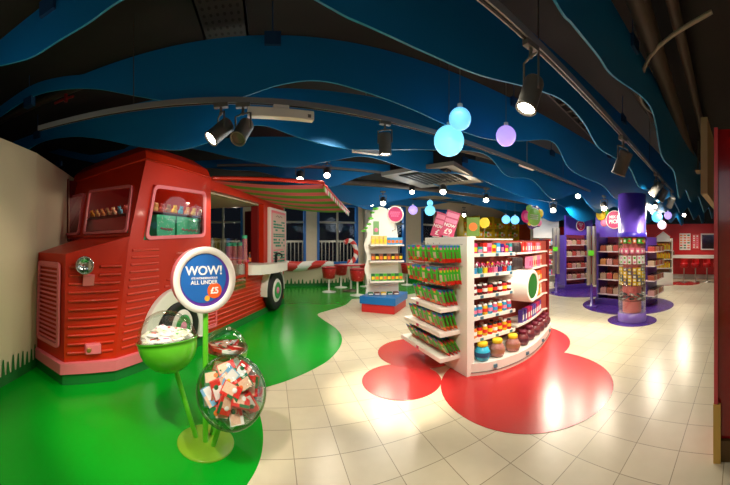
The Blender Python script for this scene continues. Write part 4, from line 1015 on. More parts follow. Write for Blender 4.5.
# sign cards on the island top
for i, (px0, px1) in enumerate(((434, 447), (445.5, 460))):
    x, y = [(1.875, 3.06), (1.878, 2.83)][i]; w = [.14, .155][i]
    r = E('price_card', (x, y, 1.425), -.60); T(r, ['magenta price card on the island end panel, the further of the two', 'magenta price card reading £9 on the island end panel, nearer the post'][i], 'price card')
    M = Matrix.Rotation(math.radians(17), 4, 'Y') @ Matrix.Rotation(math.radians(-6), 4, 'X')
    mb = MB().box((-w/2, -.004, 0), (w/2, .004, .30), 0, M @ Matrix.Shear('XZ', 4, (0, 0)) if False else M)
    cd = mb.build('card', MAG, r); mb = MB()
    mb.box((-w*.43, -.0055, .225), (w*.43, -.0042, .275), 0, M).box((-w*.43, -.0055, .16), (w*.43, -.0042, .205), 0, M).build('pale_panels', PNK2, cd)
    for s_, sz, zz_ in (('NOW', .05, .128), ('£9' if i else '£', .088, .055)):
        setm(text('card_lettering', s_, sz, M @ FACE.__matmul__(Matrix.Translation((0, zz_, .0062))), cd, .0015, .001), WHT)
    MB().box((-.04, -.03, 0), (.04, .05, .006)).build('card_foot', WHITE, r)
r = E('green_price_card', (2.2, 2.75, 1.40), -.75); T(r, 'green and orange price card standing on the island top behind the magenta cards', 'price card')
MB().box((-.075, 0, .03), (.075, .008, .25)).build('card', mat('card_olive', (105, 140, 50), .5), r); MB().lathe([(.05, 0), (.001, .001)], 0, 24, Matrix.Translation((0, -.002, .14)) @ FACE).build('dot_motif', ORA, r); MB().box((-.03, -.02, 0), (.03, .03, .03)).build('card_foot', WHITE, r)
r = E('round_price_card', (2.42, 2.80, 1.40), -.8); T(r, 'round yellow price card on a short stem on the island top', 'price card')
MB().lathe([(.065, .003), (.001, .004)], 0, 24, Matrix.Translation((0, 0, .2)) @ FACE).lathe([(.065, 0), (.065, .003)], 0, 24, Matrix.Translation((0, 0, .2)) @ FACE).build('card', YEL, r); MB().cyl((0, .002, 0), (0, .002, .15), .004, 0, 6).build('stem', STEEL, r)
# clover of dots sign
p = at(533, 217, 4.9); r = E('dot_cluster_sign', (p.x, p.y, 1.32), -az(533)+.72); T(r, 'cluster sign of green, pink and yellow dots on a purple backing above the island', 'sign')
zc = p.z-1.32
def disc(mb, x, z, rad, y, mi, th=.006, sx=1.0): mb.lathe([(rad, -th), (rad, 0), (.001, 0.0005)], mi, 30, Matrix.Translation((x, -y, zc+z)) @ FACE @ Matrix.Diagonal((sx, 1, 1, 1)))
mb = MB()
for x, z, rad in ((0, .0, .18), (-.12, .01, .125), (-.06, .11, .09), (.07, .10, .09), (.13, .06, .085), (.11, -.08, .08), (-.03, -.1, .1)): disc(mb, x, z, rad, 0, 0)
bk = mb.build('sign_backing', PURD, r)
mb = MB(); disc(mb, .015, 0, .155, .012, 4); disc(mb, .015, 0, .143, .014, 0); disc(mb, -.15, .0, .10, .012, 1); disc(mb, -.15, 0, .055, .0135, 5); disc(mb, -.085, .125, .065, .012, 0); disc(mb, .155, .07, .07, .012, 2); disc(mb, .125, -.085, .06, .012, 3); disc(mb, -.085, -.11, .035, .012, 2)
mb.build('dots', [mat('dot_green', (130, 185, 80), .4, emit=.25), mat('dot_magenta', (215, 50, 120), .4, emit=.25), mat('dot_yellow', (240, 210, 60), .4, emit=.25), mat('dot_pink', (240, 140, 180), .4, emit=.25), mat('dot_white', (245, 245, 240), .4, emit=.25), mat('dot_rose', (225, 110, 150), .4, emit=.25)], bk)  # faint glow added to brighten the dots; the sign is no lamp
for zq in (.03, 0, -.03): MB().box((-.07, -.0165, zc+zq-.007), (.1, -.0155, zc+zq+.007)).build('dot_print', WHT, bk)
MB().cyl((0, .01, 0), (0, .01, zc), .012, 0, 10).build('stem', GREY, r)

# ================================================================ SNACK STAND (blue on red plinth)
f0 = fl(395, 315); f1 = fl(361.5, 311.3); f2 = fl(406, 307)
e1 = (f2-f0).normalized(); L1 = (f2-f0).length; L2 = (f1-f0).length
SN = E('snack_stand', f0, math.atan2(e1.y, e1.x)); T(SN, 'white wavy-backed snack stand on a stepped blue and red plinth near the truck', 'display stand')
L1 = .82; L2 = .72
MB().box((0.02, .02, 0), (L1-.02, L2-.02, .16)).build('lower_plinth', mat('plinth_red', (205, 40, 40), .35), SN, bevel=.008)
MB().box((-.01, -.01, .165), (L1+.01, L2+.01, .31)).build('upper_plinth', mat('plinth_blue', (20, 110, 185), .35), SN, bevel=.008)
_before = set(SN.children)
# wavy panel
L_ = []
prof = [(.06, .31), (.10, .55), (.04, .8), (.09, 1.05), (.03, 1.3), (.10, 1.52), (.07, 1.7), (.18, 1.86), (.20, 2.02), (.34, 2.10), (.5, 2.06), (.62, 1.95), (.70, 1.75), (.74, 1.5), (.76, 1.2), (.76, .31)]
C = catmull([(x, z, 0) for x, z in prof[:-2]], 5); P = [(c.x, c.y) for c in C]+[(.76, .31)]
M = Matrix.Translation((0, .40, 0)) @ FACE
MB().prism(P, -.03, .03, 0, M).build('wavy_panel', WHITE, SN)
mb = MB()
for i, (x, z, s_) in enumerate(((.07, 1.66, .035), (.13, 1.74, .04), (.17, 1.86, .045), (.2, 1.98, .04), (.27, 2.06, .05), (.02, 1.6, .04))): mb.sph((x, .37, z), s_, 0, 12, (1.3, .7, .6), n=8)
mb.build('green_leaves', LIME, SN)
for i, z in enumerate((.60, 1.0, 1.32)[::1]):
    MB().box((.12, .03, z-.03), (.80, .37, z)).build('shelf', WHITE, SN, bevel=.004)
sgn = MB().lathe([(.165, -.02), (.17, 0), (.165, .012), (.001, .013)], 0, 36, Matrix.Translation((.62, .05, 1.92)) @ FACE).build('round_sign', WHITE, SN)
MB().lathe([(.145, .0135), (.001, .0145)], 0, 36, Matrix.Translation((.62, .05, 1.92)) @ FACE).build('sign_disc', mat('sign_rose', (200, 60, 110), .4), sgn)
mb = MB(); 
for z, w in ((1.96, .2), (1.925, .22), (1.885, .18)):
    x = .62-w/2
    while x < .62+w/2-.02: mb.box((x, .0335, z-.011), (x+.03, .0345, z+.011)); x += .04
mb.build('sign_print', PNK2, sgn)
MB().cyl((.62, .06, 1.6), (.62, .06, 1.78), .01, 0, 8).tube([(.62, .06, 1.62), (.62, .37, 1.6)], .01, 0, 8).build('sign_bracket', STEEL, SN)
MB().box((.22, .362, 1.52), (.34, .369, 1.80), 0).sph((.28, .36, 1.62), .045, 1, 14, (1, .2, 1), n=8).build('poster_card', [mat('poster_green', (120, 170, 100), .5), PNK2], SN)
SA = math.radians(-12)-math.atan2(e1.y, e1.x)
LM = Matrix.Translation((L1/2, L2/2, 0)) @ Matrix.Rotation(SA, 4, 'Z') @ Matrix.Translation((-.44, -.26, 0))
for ch_ in SN.children:
    if ch_ not in _before: ch_.matrix_basis = LM @ ch_.matrix_basis
SNM = Matrix.Translation(f0) @ Matrix.Rotation(math.atan2(e1.y, e1.x), 4, 'Z') @ LM
SNR = math.radians(-12)
sc_ = [[(mat('pouch_yellow', (230, 200, 110), .5), YEL, 'pale yellow')]*4+[(SKY, ORA, 'blue')]*4, [(BRN, ORA, 'brown'), (BLACK, YEL, 'black')]*4, [(GRND, YEL, 'green'), (GRN, ORA, 'lime')]*4]
for k, z in enumerate((1.32, 1.0, .60)):
    for i in range(8):
        c = sc_[k][i]; q = SNM @ Vector((.18+i*.08, .08, z+.001))
        o = pack(q.x, q.y, z+.001, .07, .17 if k == 0 and i < 4 else .14, .07, c[0], c[1], '%s snack carton, %s from the wavy edge on the snack stand %s shelf' % (c[2], ORD[i], ['top', 'middle', 'lowest'][k]), 'snack cartons on the snack stand', SNR, 'snack_carton', 'snack carton')
for i in range(5):
    q = SNM @ Vector((.14+i*.13, .12, .311)); pack(q.x, q.y, .312, .1, .05, .12, [GRND, BRN, YEL, GRND, BRN][i], WHT, '%s flat snack tray on the blue plinth, %s along its front' % (['dark green', 'brown', 'yellow', 'dark green', 'brown'][i], ORD[i]), 'flat snack trays on the blue plinth', SNR, 'snack_carton', 'snack carton')

# ================================================================ CAFE CORNER
SEAT = mat('stool_red_dotted', (205, 40, 45), .35)
def dotted(name, base, dots):
    m = mat(name, base, .35); nt = m.node_tree; bs = nt.nodes['Principled BSDF']
    tc = nt.nodes.new('ShaderNodeTexCoord'); v = nt.nodes.new('ShaderNodeTexVoronoi'); v.inputs['Scale'].default_value = 16
    lt = nt.nodes.new('ShaderNodeMath'); lt.operation = 'LESS_THAN'; lt.inputs[1].default_value = .25
    mx = nt.nodes.new('ShaderNodeMix'); mx.data_type = 'RGBA'; mx.inputs[6].default_value = (*lin(base), 1); mx.inputs[7].default_value = (*lin(dots), 1)
    nt.links.new(tc.outputs['Object'], v.inputs['Vector']); nt.links.new(v.outputs['Distance'], lt.inputs[0]); nt.links.new(lt.outputs[0], mx.inputs[0]); nt.links.new(mx.outputs[2], bs.inputs['Base Color']); return m
SEATD = dotted('stool_dotted_fabric', (200, 36, 42), (225, 120, 110))
def make_stool(h=.70, s=1.0):
    r = E('swivel_stool'); r['category'] = 'stool'
    MB().lathe([(.19*s, 0), (.19*s, .012), (.05, .03), (.03, .05)], 0, 28).build('base_plate', WHITE, r)
    MB().cyl((0, 0, .03), (0, 0, h-.32*s), .026, 0, 14).build('pedestal', WHITE, r)
    st_ = MB().lathe([(.12*s, h-.33*s), (.165*s, h-.31*s), (.20*s, h-.05*s), (.195*s, h-.01), (.12*s, h-.0), (.001, h-.005)], 0, 26).build('seat', SEATD, r)
    MB().lathe([(.2015*s, h-.05*s), (.203*s, h-.035*s), (.199*s, h-.02*s)], 0, 26).build('seat_piping', REDD, st_)
    return r
pst = make_stool()
spots = [((329, 292), 'dotted red stool nearest the truck wheel beside the striped ledge'), ((341, 287.5), 'dotted red stool behind the nearest one, by the striped ledge'), ((357.5, 295.5), 'dotted red stool between the round table and the blue plinth'), ((366, 286.5), 'dotted red stool on the window side of the round table'), ((372, 290), 'dotted red stool peeping out behind the snack stand panel')]
for (q, lb) in spots:
    p = fl(*q); dup(pst, (p.x, p.y, .004), (0, 0, 0), lb, 'dotted red stools in the cafe corner')
for (q, lb) in (((407, 285), 'dotted red stool behind the snack stand on its island side'),):
    p = fl(*q); dup(pst, (p.x, p.y, .004), (0, 0, 0), lb, 'dotted red stools in the cafe corner')
remove_tree(pst)
def table(q, lb, r_=.36):
    p = fl(*q); r = E('round_table', (p.x, p.y, .004)); T(r, lb, 'table')
    MB().lathe([(.24, 0), (.24, .015), (.05, .04), (.03, .06)], 0, 30).build('base_plate', mat('table_base_bronze', (110, 95, 80), .4, metal=.5), r)
    MB().cyl((0, 0, .04), (0, 0, .72), .028, 0, 14).build('pedestal', WHITE, r)
    t = MB().lathe([(r_*.97, .715), (r_, .725), (r_, .75), (.001, .752)], 0, 40).build('tabletop', SEAT, r)
    MB().lathe([(r_*.9, .7522), (.001, .7527)], 0, 40).build('top_inlay', mat('table_pink_white', (235, 190, 180), .4), t)
table((351, 291), 'round red-rimmed cafe table between the dotted stools')
table((423, 284), 'round red cafe table seen between the snack stand and the sweet island')
# striped ledge + cane
def candy(pts, rad, per, name, label, cat):
    P = catmull(pts, 10); n = len(P); seg = 24
    mb = MB().tube(P, rad, 0, seg, mfun=lambda i, k: 0 if ((i*per+k) % seg) < seg/2 else 1)
    return T(mb.build(name, [mat('stripe_red', (205, 50, 40), .4), WHITE]), label, cat)
y0 = 9.2; xa = onY(283, 268, y0).x; xb = onY(333, 268, y0).x
pts = [(xa+(xb-xa)*t/6, y0-.0, .66-.03*math.sin(t)) for t in range(7)]
lg = E('striped_ledge', (0, 0, 0)); T(lg, 'red and white candy-striped rail along the window wall on a low cream panel', 'ledge')
P = catmull(pts, 6); MB().tube(P, lambda t: .17-.07*t, 0, 24, mfun=lambda i, k: 0 if ((i*1.3+k) % 24) < 12 else 1).build('striped_rail', [mat('stripe_red', (205, 50, 40), .4), WHITE], lg)
MB().box((xa-.5, y0+.02, 0.005), (xb+.5, y0+.10, .52)).build('low_panel', CREAM, lg)
mb = MB(); rnd2 = random.Random(9)
for i in range(22):
    x = xa-.45+(xb-xa+.9)*i/21; h = rnd2.uniform(.16, .27); mb.add([(x-.05, y0+.012, .005), (x+.05, y0+.012, .005), (x+.015, y0+.012, h), (x-.015, y0+.012, h)], [(0, 1, 2, 3)])
mb.box((xa-.5, y0+.013, .005), (xb+.5, y0+.019, .10)).build('painted_grass', GRASSD, lg)
cx = onY(352, 262, 8.3)
cane = [(cx.x-.22, 8.3, 1.36), (cx.x-.08, 8.3, 1.42), (cx.x+.06, 8.3, 1.32), (cx.x+.12, 8.3, 1.1), (cx.x+.09, 8.3, .92), (cx.x-.03, 8.3, .80), (cx.x-.12, 8.32, .83)]
candy(cane, .066, 1.8, 'candy_cane_post', 'curled red and white candy cane standing at the window by the cafe table', 'candy cane')
r = E('flyer_sheet', (fl(351, 291).x-.1, fl(351, 291).y-.05, .758)); T(r, 'white menu sheet lying on the round cafe table', 'menu sheet'); MB().box((-.1, -.07, 0), (.1, .07, .003)).box((-.08, -.05, .003), (.08, .02, .0035), 1).build('sheet', [WHT, PNK2], r)
# ================================================================ PURPLE CYLINDER CASE
cc = fl(632, 320); CC = E('cylinder_display_case', (cc.x, cc.y, .004)); T(CC, 'clear cylinder display case with purple top and sweets in layers, on a purple floor dot', 'display case', kind='thing')
R0 = .245
MB().lathe([(R0+.004, 0), (R0+.004, .15), (R0-.01, .152)], 0, 40).build('base_ring', mat('base_lavender', (130, 105, 190), .25, coat=.3), CC)
MB().lathe([(R0, .15), (R0, 1.47)], 0, 40).build('clear_cylinder', GLASS, CC)
MB().lathe([(R0+.012, 1.45), (R0+.012, 1.53), (R0, 1.535), (R0, 2.19), (.001, 2.195)], [1, 0, 0, 0], 40).build('purple_top', [PURP, mat('band_blueviolet', (60, 40, 170), .3)], CC)
MB().lathe([(.165, .15), (.165, 1.45)], 0, 28).build('inner_core', mat('core_pink', (225, 120, 125), .5), CC)
for z in (.36, .62, .98, 1.16, 1.33): MB().lathe([(.165, z), (R0-.012, z), (R0-.012, z+.008), (.165, z+.008)], 0, 32).build('shelf_ring', GLASSG, CC)
MB().cyl((R0+.01, -.0, .15), (R0+.01, 0, 1.45), .006, 0, 6).build('edge_strip', STEEL, CC)
def ring_items(z, n, w, h, cols_, nm, lb, d=.04, rad=.205, rows=1):
    for j in range(rows):
        for i in range(n):
            a = -PI/2-az(632)+(-1.35+2.7*i/(n-1)); x = cc.x+rad*math.cos(a); y = cc.y+rad*math.sin(a); c = cols_[(i+j) % len(cols_)]
            o = MB().box((-w/2, -d/2, 0), (w/2, d/2, h), 0).box((-w*.36, -d/2-.001, h*.25), (w*.36, -d/2, h*.7), 1).build(nm, [c[0], c[1]]); o.location = (x, y, z+j*(h+.002)); o.rotation_euler = (0, 0, a+PI/2)
            T(o, '%s %s, %s around, %s layer' % (c[2], lb, ORD[i], ORD[j]), 'sweet pack', 'packs inside the cylinder case')
SIL = mat('foil_silver', (175, 170, 165), .3, metal=.6)
ring_items(.632, 8, .056, .058, [(YEL, WHT, 'yellow'), (YEL, WHT, 'yellow'), (mat('box_grey', (130, 130, 130), .5), WHT, 'grey'), (mat('box_grey', (0, 0, 0)), YEL, 'grey')], 'sweet_box', 'small box in the stacked middle tier of the cylinder case', rows=5)
ring_items(.992, 8, .05, .07, [(WHT, PNK2, 'white'), (WHT, GRN, 'white and green')], 'sweet_tub', 'tub in the white tier of the cylinder case', rows=2)
ring_items(1.342, 8, .05, .09, [(GRN, RDC, 'green'), (ORA, WHT, 'orange'), (GRN, WHT, 'lime')], 'sweet_pouch', 'pouch in the top tier of the cylinder case', rows=1)
ring_items(1.17, 7, .06, .09, [(PNK2, WHT, 'pink')], 'sweet_pouch', 'pouch in the pink tier of the cylinder case', rows=1)
rnd = random.Random(21); vs, fs = bag(.09, .06, .015, 5)
sb = MB().add(vs, fs, 0, True).build('foil_bag', SIL); COL.objects.unlink(sb); sb2 = MB().add(vs, fs, 0, True).build('foil_bag', mat('foil_dark', (70, 70, 75), .35)); COL.objects.unlink(sb2)
for lay in range(3):
    for i in range(9):
        a = 2*PI*i/9+lay*.35; copy1([sb, sb2][(i+lay) % 2], (cc.x+.19*math.cos(a), cc.y+.19*math.sin(a), .40+.04*lay), (rnd.uniform(-.4, .4), rnd.uniform(-.4, .4), a+PI/2), '%s foil bag at the foot of the cylinder case, %s around, %s layer' % (['silver', 'dark'][(i+lay) % 2], ORD[i], ORD[lay]), 'sweet bag', 'foil bags at the foot of the cylinder case')

# ================================================================ PICK AND MIX UNITS
def pm_unit(name, loc, rz, w, d, h, zs, label, gname, sideshelves=True, hd=.5):
    r = E(name, loc, rz); T(r, label, 'display unit')
    MB().box((-.02, -.03, .004), (w+.02, d, .14)).build('base', PURD, r, bevel=.01)
    # body: side cheeks, back, header
    MB().box((0, 0, .14), (.05, d-.02, h-hd)).build('side_cheek', PURP, r); MB().box((w-.05, .2, .14), (w, d-.02, h-hd)).build('side_cheek', PURP, r)
    MB().box((.05, d*.5, .14), (w-.05, d*.5+.03, h-hd)).build('back_panel', mat('unit_back_rose', (215, 100, 105), .5), r)
    P = [(0, h-hd), (w, h-hd), (w, h-.08)]+[(w*(1-t/10), h-.06+.05*math.sin(t/10*2*PI)) for t in range(11)]
    MB().prism([(x, z) for x, z in P], -.0, .10, 0, Matrix.Translation((0, .05, 0)) @ FACE).build('header_panel', PURP, r)
    for k, z in enumerate(zs):
        s_ = MB().box((.05, -.04, z-.02), (w-.05, d*.5, z)).build('shelf', mat('unit_shelf_pale', (225, 205, 210), .35), r)
        if sideshelves: MB().box((w-.02, .08, z-.02), (w+.20, d-.08, z)).build('side_shelf', mat('unit_shelf_pale', (0, 0, 0)), r)
    return r
def unit_bins(r, w, zs, gname, nb, pal, depth=.3):
    M = r.matrix_basis if False else Matrix.Translation(r.location) @ Matrix.Rotation(r.rotation_euler.z, 4, 'Z')
    for k, z in enumerate(zs):
        for i in range(nb):
            x = .09+(w-.18)*(i+.5)/nb; bw = (w-.18)/nb*.9; p = M @ Vector((x, -.02, z+.001)); c = pal[(i+k*2) % len(pal)]
            q = E('sweet_bin', p, r.rotation_euler.z); T(q, 'clear bin of %s sweets, %s along the %s shelf, %s' % (c[1], ORD[i], ORD[k], gname), 'sweet bin', 'clear sweet bins on the '+gname)
            MB().box((-bw/2, 0, 0), (bw/2, depth*.7, .13), 0).build('bin_box', mat('bin_tint', (200, 130, 120), .15), q) if False else MB().add([(-bw/2, 0, 0), (bw/2, 0, 0), (bw/2, .2, 0), (-bw/2, .2, 0), (-bw/2, -.02, .16), (bw/2, -.02, .16), (bw/2, .2, .20), (-bw/2, .2, .20)], [(0, 1, 5, 4), (1, 2, 6, 5), (2, 3, 7, 6), (3, 0, 4, 7)]).build('bin_shell', GLASSG, q)
            mb = MB()
            for a in range(5):
                for b_ in range(3): mb.sph((-bw*.4+bw*.2*a, .03+.06*b_, .10+.02*((a+b_) % 2)), bw*.14, 0, 7, n=4)
            mb.box((-bw*.47, .008, .004), (bw*.47, .19, .115))
            T(mb.build('bin_sweets', c[0], q), kind='stuff')
pal = [(mat('sweets_pink', (250, 170, 165), .5, var=.3, scale=60), 'pink'), (mat('sweets_rust', (195, 95, 70), .5, var=.3, scale=60), 'rust brown'), (mat('sweets_cream', (230, 190, 160), .5, var=.3, scale=60), 'cream'), (mat('sweets_red', (220, 80, 75), .5, var=.3, scale=60), 'red'), (mat('sweets_amber', (225, 150, 90), .5, var=.3, scale=60), 'amber')]
# near unit: front faces -X, so local x runs along world -Y
U1Z = [.24, .56, .87, 1.17]
U1 = pm_unit('sweet_mix_unit', (5.92, 3.12, 0), -PI/2, 1.12, .95, 1.98, U1Z, 'large purple pick and mix unit behind the clear cylinder case, with round pink sign', 'large purple unit')
unit_bins(U1, 1.12, U1Z, 'large purple unit', 6, pal)
d1 = fl(565, 290); d2 = fl(589, 287.5); ang = math.atan2(d2.y-d1.y, d2.x-d1.x)
U2Z = [.30, .62, .97, 1.3]
wU2 = .95
U2 = pm_unit('sweet_mix_unit', (d1.x, d1.y, 0), ang, wU2, .6, 2.2, U2Z, 'smaller purple pick and mix unit further back with little round pink sign', 'small purple unit', sideshelves=False, hd=.62)
unit_bins(U2, wU2, U2Z, 'small purple unit', 5, [pal[0], pal[2], pal[3]])
def rsign(parent, x, z, rad, y, rings, words, col=MAG):
    M0 = Matrix.Translation((x, y, z)) @ FACE
    s_ = MB().lathe([(rad, -.015), (rad, .004), (rad*.93, .008), (.001, .0085)], 0, 36, M0).build('round_sign', WHITE, parent)
    MB().lathe([(rad*.91, .009), (.001, .0095)], 0, 36, M0).build('sign_disc', col, s_)
    for w, sz, dy in words: setm(text('sign_lettering', w, sz, M0 @ Matrix.Translation((0, dy, .0105)), s_, sz*.035, .001), WHT)
    return s_
rsign(U1, .47, 1.85, .20, -.075, 1, (('MIX &', .085, .055), ('PICK', .115, -.045)))
mb = MB(); M0 = Matrix.Translation((.15, -.085, 1.96)) @ FACE
MB().lathe([(.115, -.012), (.115, 0), (.001, .001)], 0, 30, M0).build('yellow_dot', YEL, U1)
MB().lathe([(.09, -.012), (.09, 0), (.001, .001)], 0, 30, Matrix.Translation((.22, -.06, 1.80)) @ FACE).build('pink_dot', PNK2, U1)
MB().lathe([(.07, -.012), (.07, 0), (.001, .001)], 0, 30, Matrix.Translation((.26, -.06, 2.03)) @ FACE).build('green_dot', LIME, U1)
s2 = rsign(U2, wU2*.52, 1.86, .155, -.08, 1, (('PICK &', .05, .045), ('MIX', .06, -.005)))
MB().add([Vector((wU2*.52-.03, -.0915, 1.80)), Vector((wU2*.52+.03, -.0915, 1.80)), Vector((wU2*.52, -.0915, 1.765))], [(0, 1, 2)]).build('sign_arrow', WHT, s2)
# steel tube dispensers beside the units
def tubes(q, hgt, z0, label):
    p = Vector(q); r = E('scoop_tube_rack', (p.x, p.y, .004), -az(590)); T(r, label, 'tube rack')
    for x in (-.055, .055): MB().cyl((x, 0, z0), (x, 0, z0+hgt), .048, 0, 18).build('steel_tube', STEEL, r)
    MB().lathe([(.13, 0), (.13, .02), (.03, .03), (.03, z0+.02)], 0, 20).build('rack_foot', PURD, r); MB().box((-.07, -.065, z0+hgt*.50), (.05, -.03, z0+hgt*.59)).build('green_clip', LIME, r)
p = at(591.5, 300, 6.4); tubes((p.x, p.y, 0), 1.25, .45, 'pair of tall steel tubes between the two purple pick and mix units')
p = at(556, 292, 8.2); tubes((p.x, p.y, 0), 1.25, .5, 'pair of tall steel tubes before the small purple unit, by the white shelving')

# packs on the side shelves (near end) of the big unit
for k, z in enumerate(U1Z):
    for i in range(6):
        x = 5.92+.14+i*.13; y = 3.12-1.12-.14; c = pal[(i+k) % 5]
        r = E('sweet_bin', (x, y, z+.001), 0); T(r, 'bin of %s sweets, end of the large purple unit, %s along, %s shelf' % (c[1], ORD[i], ORD[k]), 'sweet bin', 'bins on the end of the large purple unit')
        MB().box((-.055, -.05, 0), (.055, .09, .10)).build('bin_sweets', c[0], r); MB().box((-.06, -.055, 0), (.06, .095, .13)).build('bin_shell', GLASSG, r)

# ================================================================ SHELF UNITS AT THE BACK AND RIGHT
def shelf_unit(loc, rz, w, d, h, zs, label, m=WHITE, back=None):
    r = E('shelf_unit', loc, rz); T(r, label, 'shelf unit')
    MB().box((0, 0, .004), (w, d, .12)).build('base', m, r); MB().box((0, d-.03, .12), (w, d, h)).build('back_panel', back or m, r)
    for x in (0, w-.03): MB().box((x, 0.02, .12), (x+.03, d-.03, h)).build('side_panel', m, r)
    for z in zs: MB().box((.03, 0, z-.025), (w-.03, d-.03, z)).build('shelf', m, r)
    return r
def fill(r, w, zs, n, hs, pal_, lab, grp, y=.05, name='sweet_tub', cat='sweet tub', shape='box'):
    M = Matrix.Translation(r.location) @ Matrix.Rotation(r.rotation_euler.z, 4, 'Z')
    for k, z in enumerate(zs):
        for i in range(n):
            p = M @ Vector((.06+(w-.12)*(i+.5)/n, y, z+.001)); c = pal_[(i+k) % len(pal_)]; bw = (w-.12)/n*.86
            mb = MB()
            if shape == 'box': mb.box((-bw/2, 0, 0), (bw/2, .12, hs), 0).box((-bw*.4, -.001, hs*.2), (bw*.4, 0, hs*.65), 1)
            else: mb.lathe([(bw*.42, 0), (bw*.46, hs*.1), (bw*.46, hs*.75)], 0, 12, Matrix.Translation((0, .08, 0))).lathe([(bw*.44, hs*.75), (bw*.44, hs), (.001, hs)], 1, 12, Matrix.Translation((0, .08, 0)))
            o = mb.build(name, [c[0], c[1]]); o.location = p; o.rotation_euler = (0, 0, r.rotation_euler.z); T(o, lab % (c[2], ORD[i], ORD[k]), cat, grp)
YELS = mat('yellow_unit', (225, 190, 30), .4)
for u in range(4):
    x = 6.75+u*.78; Z = [.4, .8, 1.2, 1.6, 1.95, 2.2]; w_ = .74
    r = shelf_unit((x, 9.0, 0), 0, w_, .45, 2.42, Z, 'yellow shelf unit against the back wall, %s from the last blue window' % ORD[u], YELS, mat('yellow_back', (240, 215, 90), .5))
    fill(r, w_, Z[3:5], 5, .2, [(YEL, WHT, 'yellow'), (ORA, YEL, 'orange'), (GRN, YEL, 'green'), (WHT, ORA, 'white')], '%s packet, %s along, %s filled shelf, yellow unit '+ORD[u], 'packets on the yellow shelf units', name='sweet_packet', cat='sweet packet')
# red bulkhead picture in the far corner
T(MB().box((9.9, 9.1, 1.5), (11.2, 9.5, 2.5)).box((9.95, 9.09, 1.55), (11.15, 9.1, 2.45), 1).build('wall_far_panel', [mat('wood_rust', (150, 60, 25), .5), mat('wood_rust2', (175, 75, 30), .5)]), kind='structure')
# white display wall between island and small purple unit
p = at(532, 286, 9.3)
WD = shelf_unit((p.x, p.y, 0), -.75, .85, .4, 2.12, [.35, .68, 1.0, 1.3], 'tall white display shelf unit behind the far end of the sweet island', WHITE)
MB().box((0, .0, 1.5), (.85, .37, 2.12)).build('header_box', WHITE, WD, bevel=.01)
fill(WD, .85, [.35, .68, 1.0, 1.3], 8, .16, [(RDC, WHT, 'red'), (SKY, WHT, 'blue'), (PNK2, MAG, 'pink'), (ORA, WHT, 'orange')], '%s pack, %s along the %s shelf of the tall white display', 'packs on the tall white display', name='sweet_packet', cat='sweet packet')
# white unit stocked with yellow packs near the bar
p = fl(655, 285.5); p2 = fl(673, 285)
WY = shelf_unit((p.x, p.y, 0), math.atan2(p2.y-p.y, p2.x-p.x), (p2-p).length, .5, 1.5, [.55, .84, 1.13, 1.42], 'white shelf unit stocked with yellow packs in front of the red bar wall', WHITE, mat('wy_back', (225, 180, 150), .5))
L_ = (p2-p).length
MB().box((0.0, 0, .12), (L_, .3, .40)).build('cupboard_front', WHITE, WY, bevel=.01)
fill(WY, L_, [.55, .84, 1.13], 7, .2, [(YEL, ORA, 'yellow'), (mat('amber_pack', (240, 175, 40), .4), YEL, 'amber')], '%s pack, %s along the %s shelf of the white unit by the bar', 'yellow packs by the red bar', name='sweet_packet', cat='sweet packet', shape='tub')
r = E('novelty_display', (0, 0, 0)); q = Matrix.Translation(WY.location) @ Matrix.Rotation(WY.rotation_euler.z, 4, 'Z') @ Vector((L_*.5, .2, 1.421)); r.location = q; r.rotation_euler = (0, 0, WY.rotation_euler.z); T(r, 'white house-shaped novelty with red top on the white unit by the red bar', 'novelty display')
MB().prism([(-.22, 0), (.22, 0), (.22, .14), (0, .3), (-.22, .14)], -.08, .08, 0, FACE).build('house_body', WHITE, r); MB().prism([(-.25, .13), (0, .32), (.25, .13), (.25, .17), (0, .36), (-.25, .17)], -.1, .1, 0, FACE).build('house_roof', RDC, r)
# low pink unit behind
# ================================================================ RED BAR
ctr = E('bar_counter', (10.55, 1.9, 0)); T(ctr, 'long white bar counter with red front along the red wall', 'counter')
P = catmull([(10.75, 3.0, 0), (10.62, 2.2, 0), (10.62, 1.4, 0), (10.68, .6, 0)], 6)
MB().prism([(q.x-10.55, q.y-1.9) for q in P]+[(.74, -1.3), (.74, 1.1)], .80, .90).build('counter_top', WHITE, ctr, bevel=.01)
MB().box((.60, -1.3, .17), (.74, 1.1, .80)).build('counter_front', mat('bar_front_red', (185, 20, 25), .4), ctr)
def bstool():
    r = E('bar_stool'); r['category'] = 'bar stool'
    MB().lathe([(.13, 0), (.13, .012), (.03, .03), (.022, .04)], 0, 24).build('base_plate', STEEL, r); MB().cyl((0, 0, .03), (0, 0, .5), .022, 0, 12).build('pedestal', STEEL, r)
    s_ = MB().lathe([(.10, .5), (.14, .52), (.15, .63), (.13, .65), (.001, .65)], 0, 24).build('seat', mat('bar_seat_red', (190, 22, 26), .3), r)
    MB().prism([(.145*math.cos(a), .145*math.sin(a)) for a in [PI*.15+PI*.7*i/10 for i in range(11)]]+[(.12*math.cos(a), .12*math.sin(a)) for a in [PI*.85-PI*.7*i/10 for i in range(11)]], .64, .80).build('backrest', mat('bar_seat_red', (0, 0, 0)), r)
    return r
pb = bstool()
for i, px in enumerate((684, 695.5, 707, 717.5)):
    d = 10.35; a = az(px); dup(pb, (d*math.sin(a), d*math.cos(a), .004), (0, 0, PI/2+math.pi), 'red low-backed bar stool at the white counter, %s from the yellow-stocked unit' % ORD[i], 'red stools at the bar')
remove_tree(pb)
def onwall(px0, py0, px1, py1):
    a = onX(px0, py0, XE-.02); b_ = onX(px1, py1, XE-.02); return a, b_
a, c = onwall(700.8, 233.5, 716.2, 250)
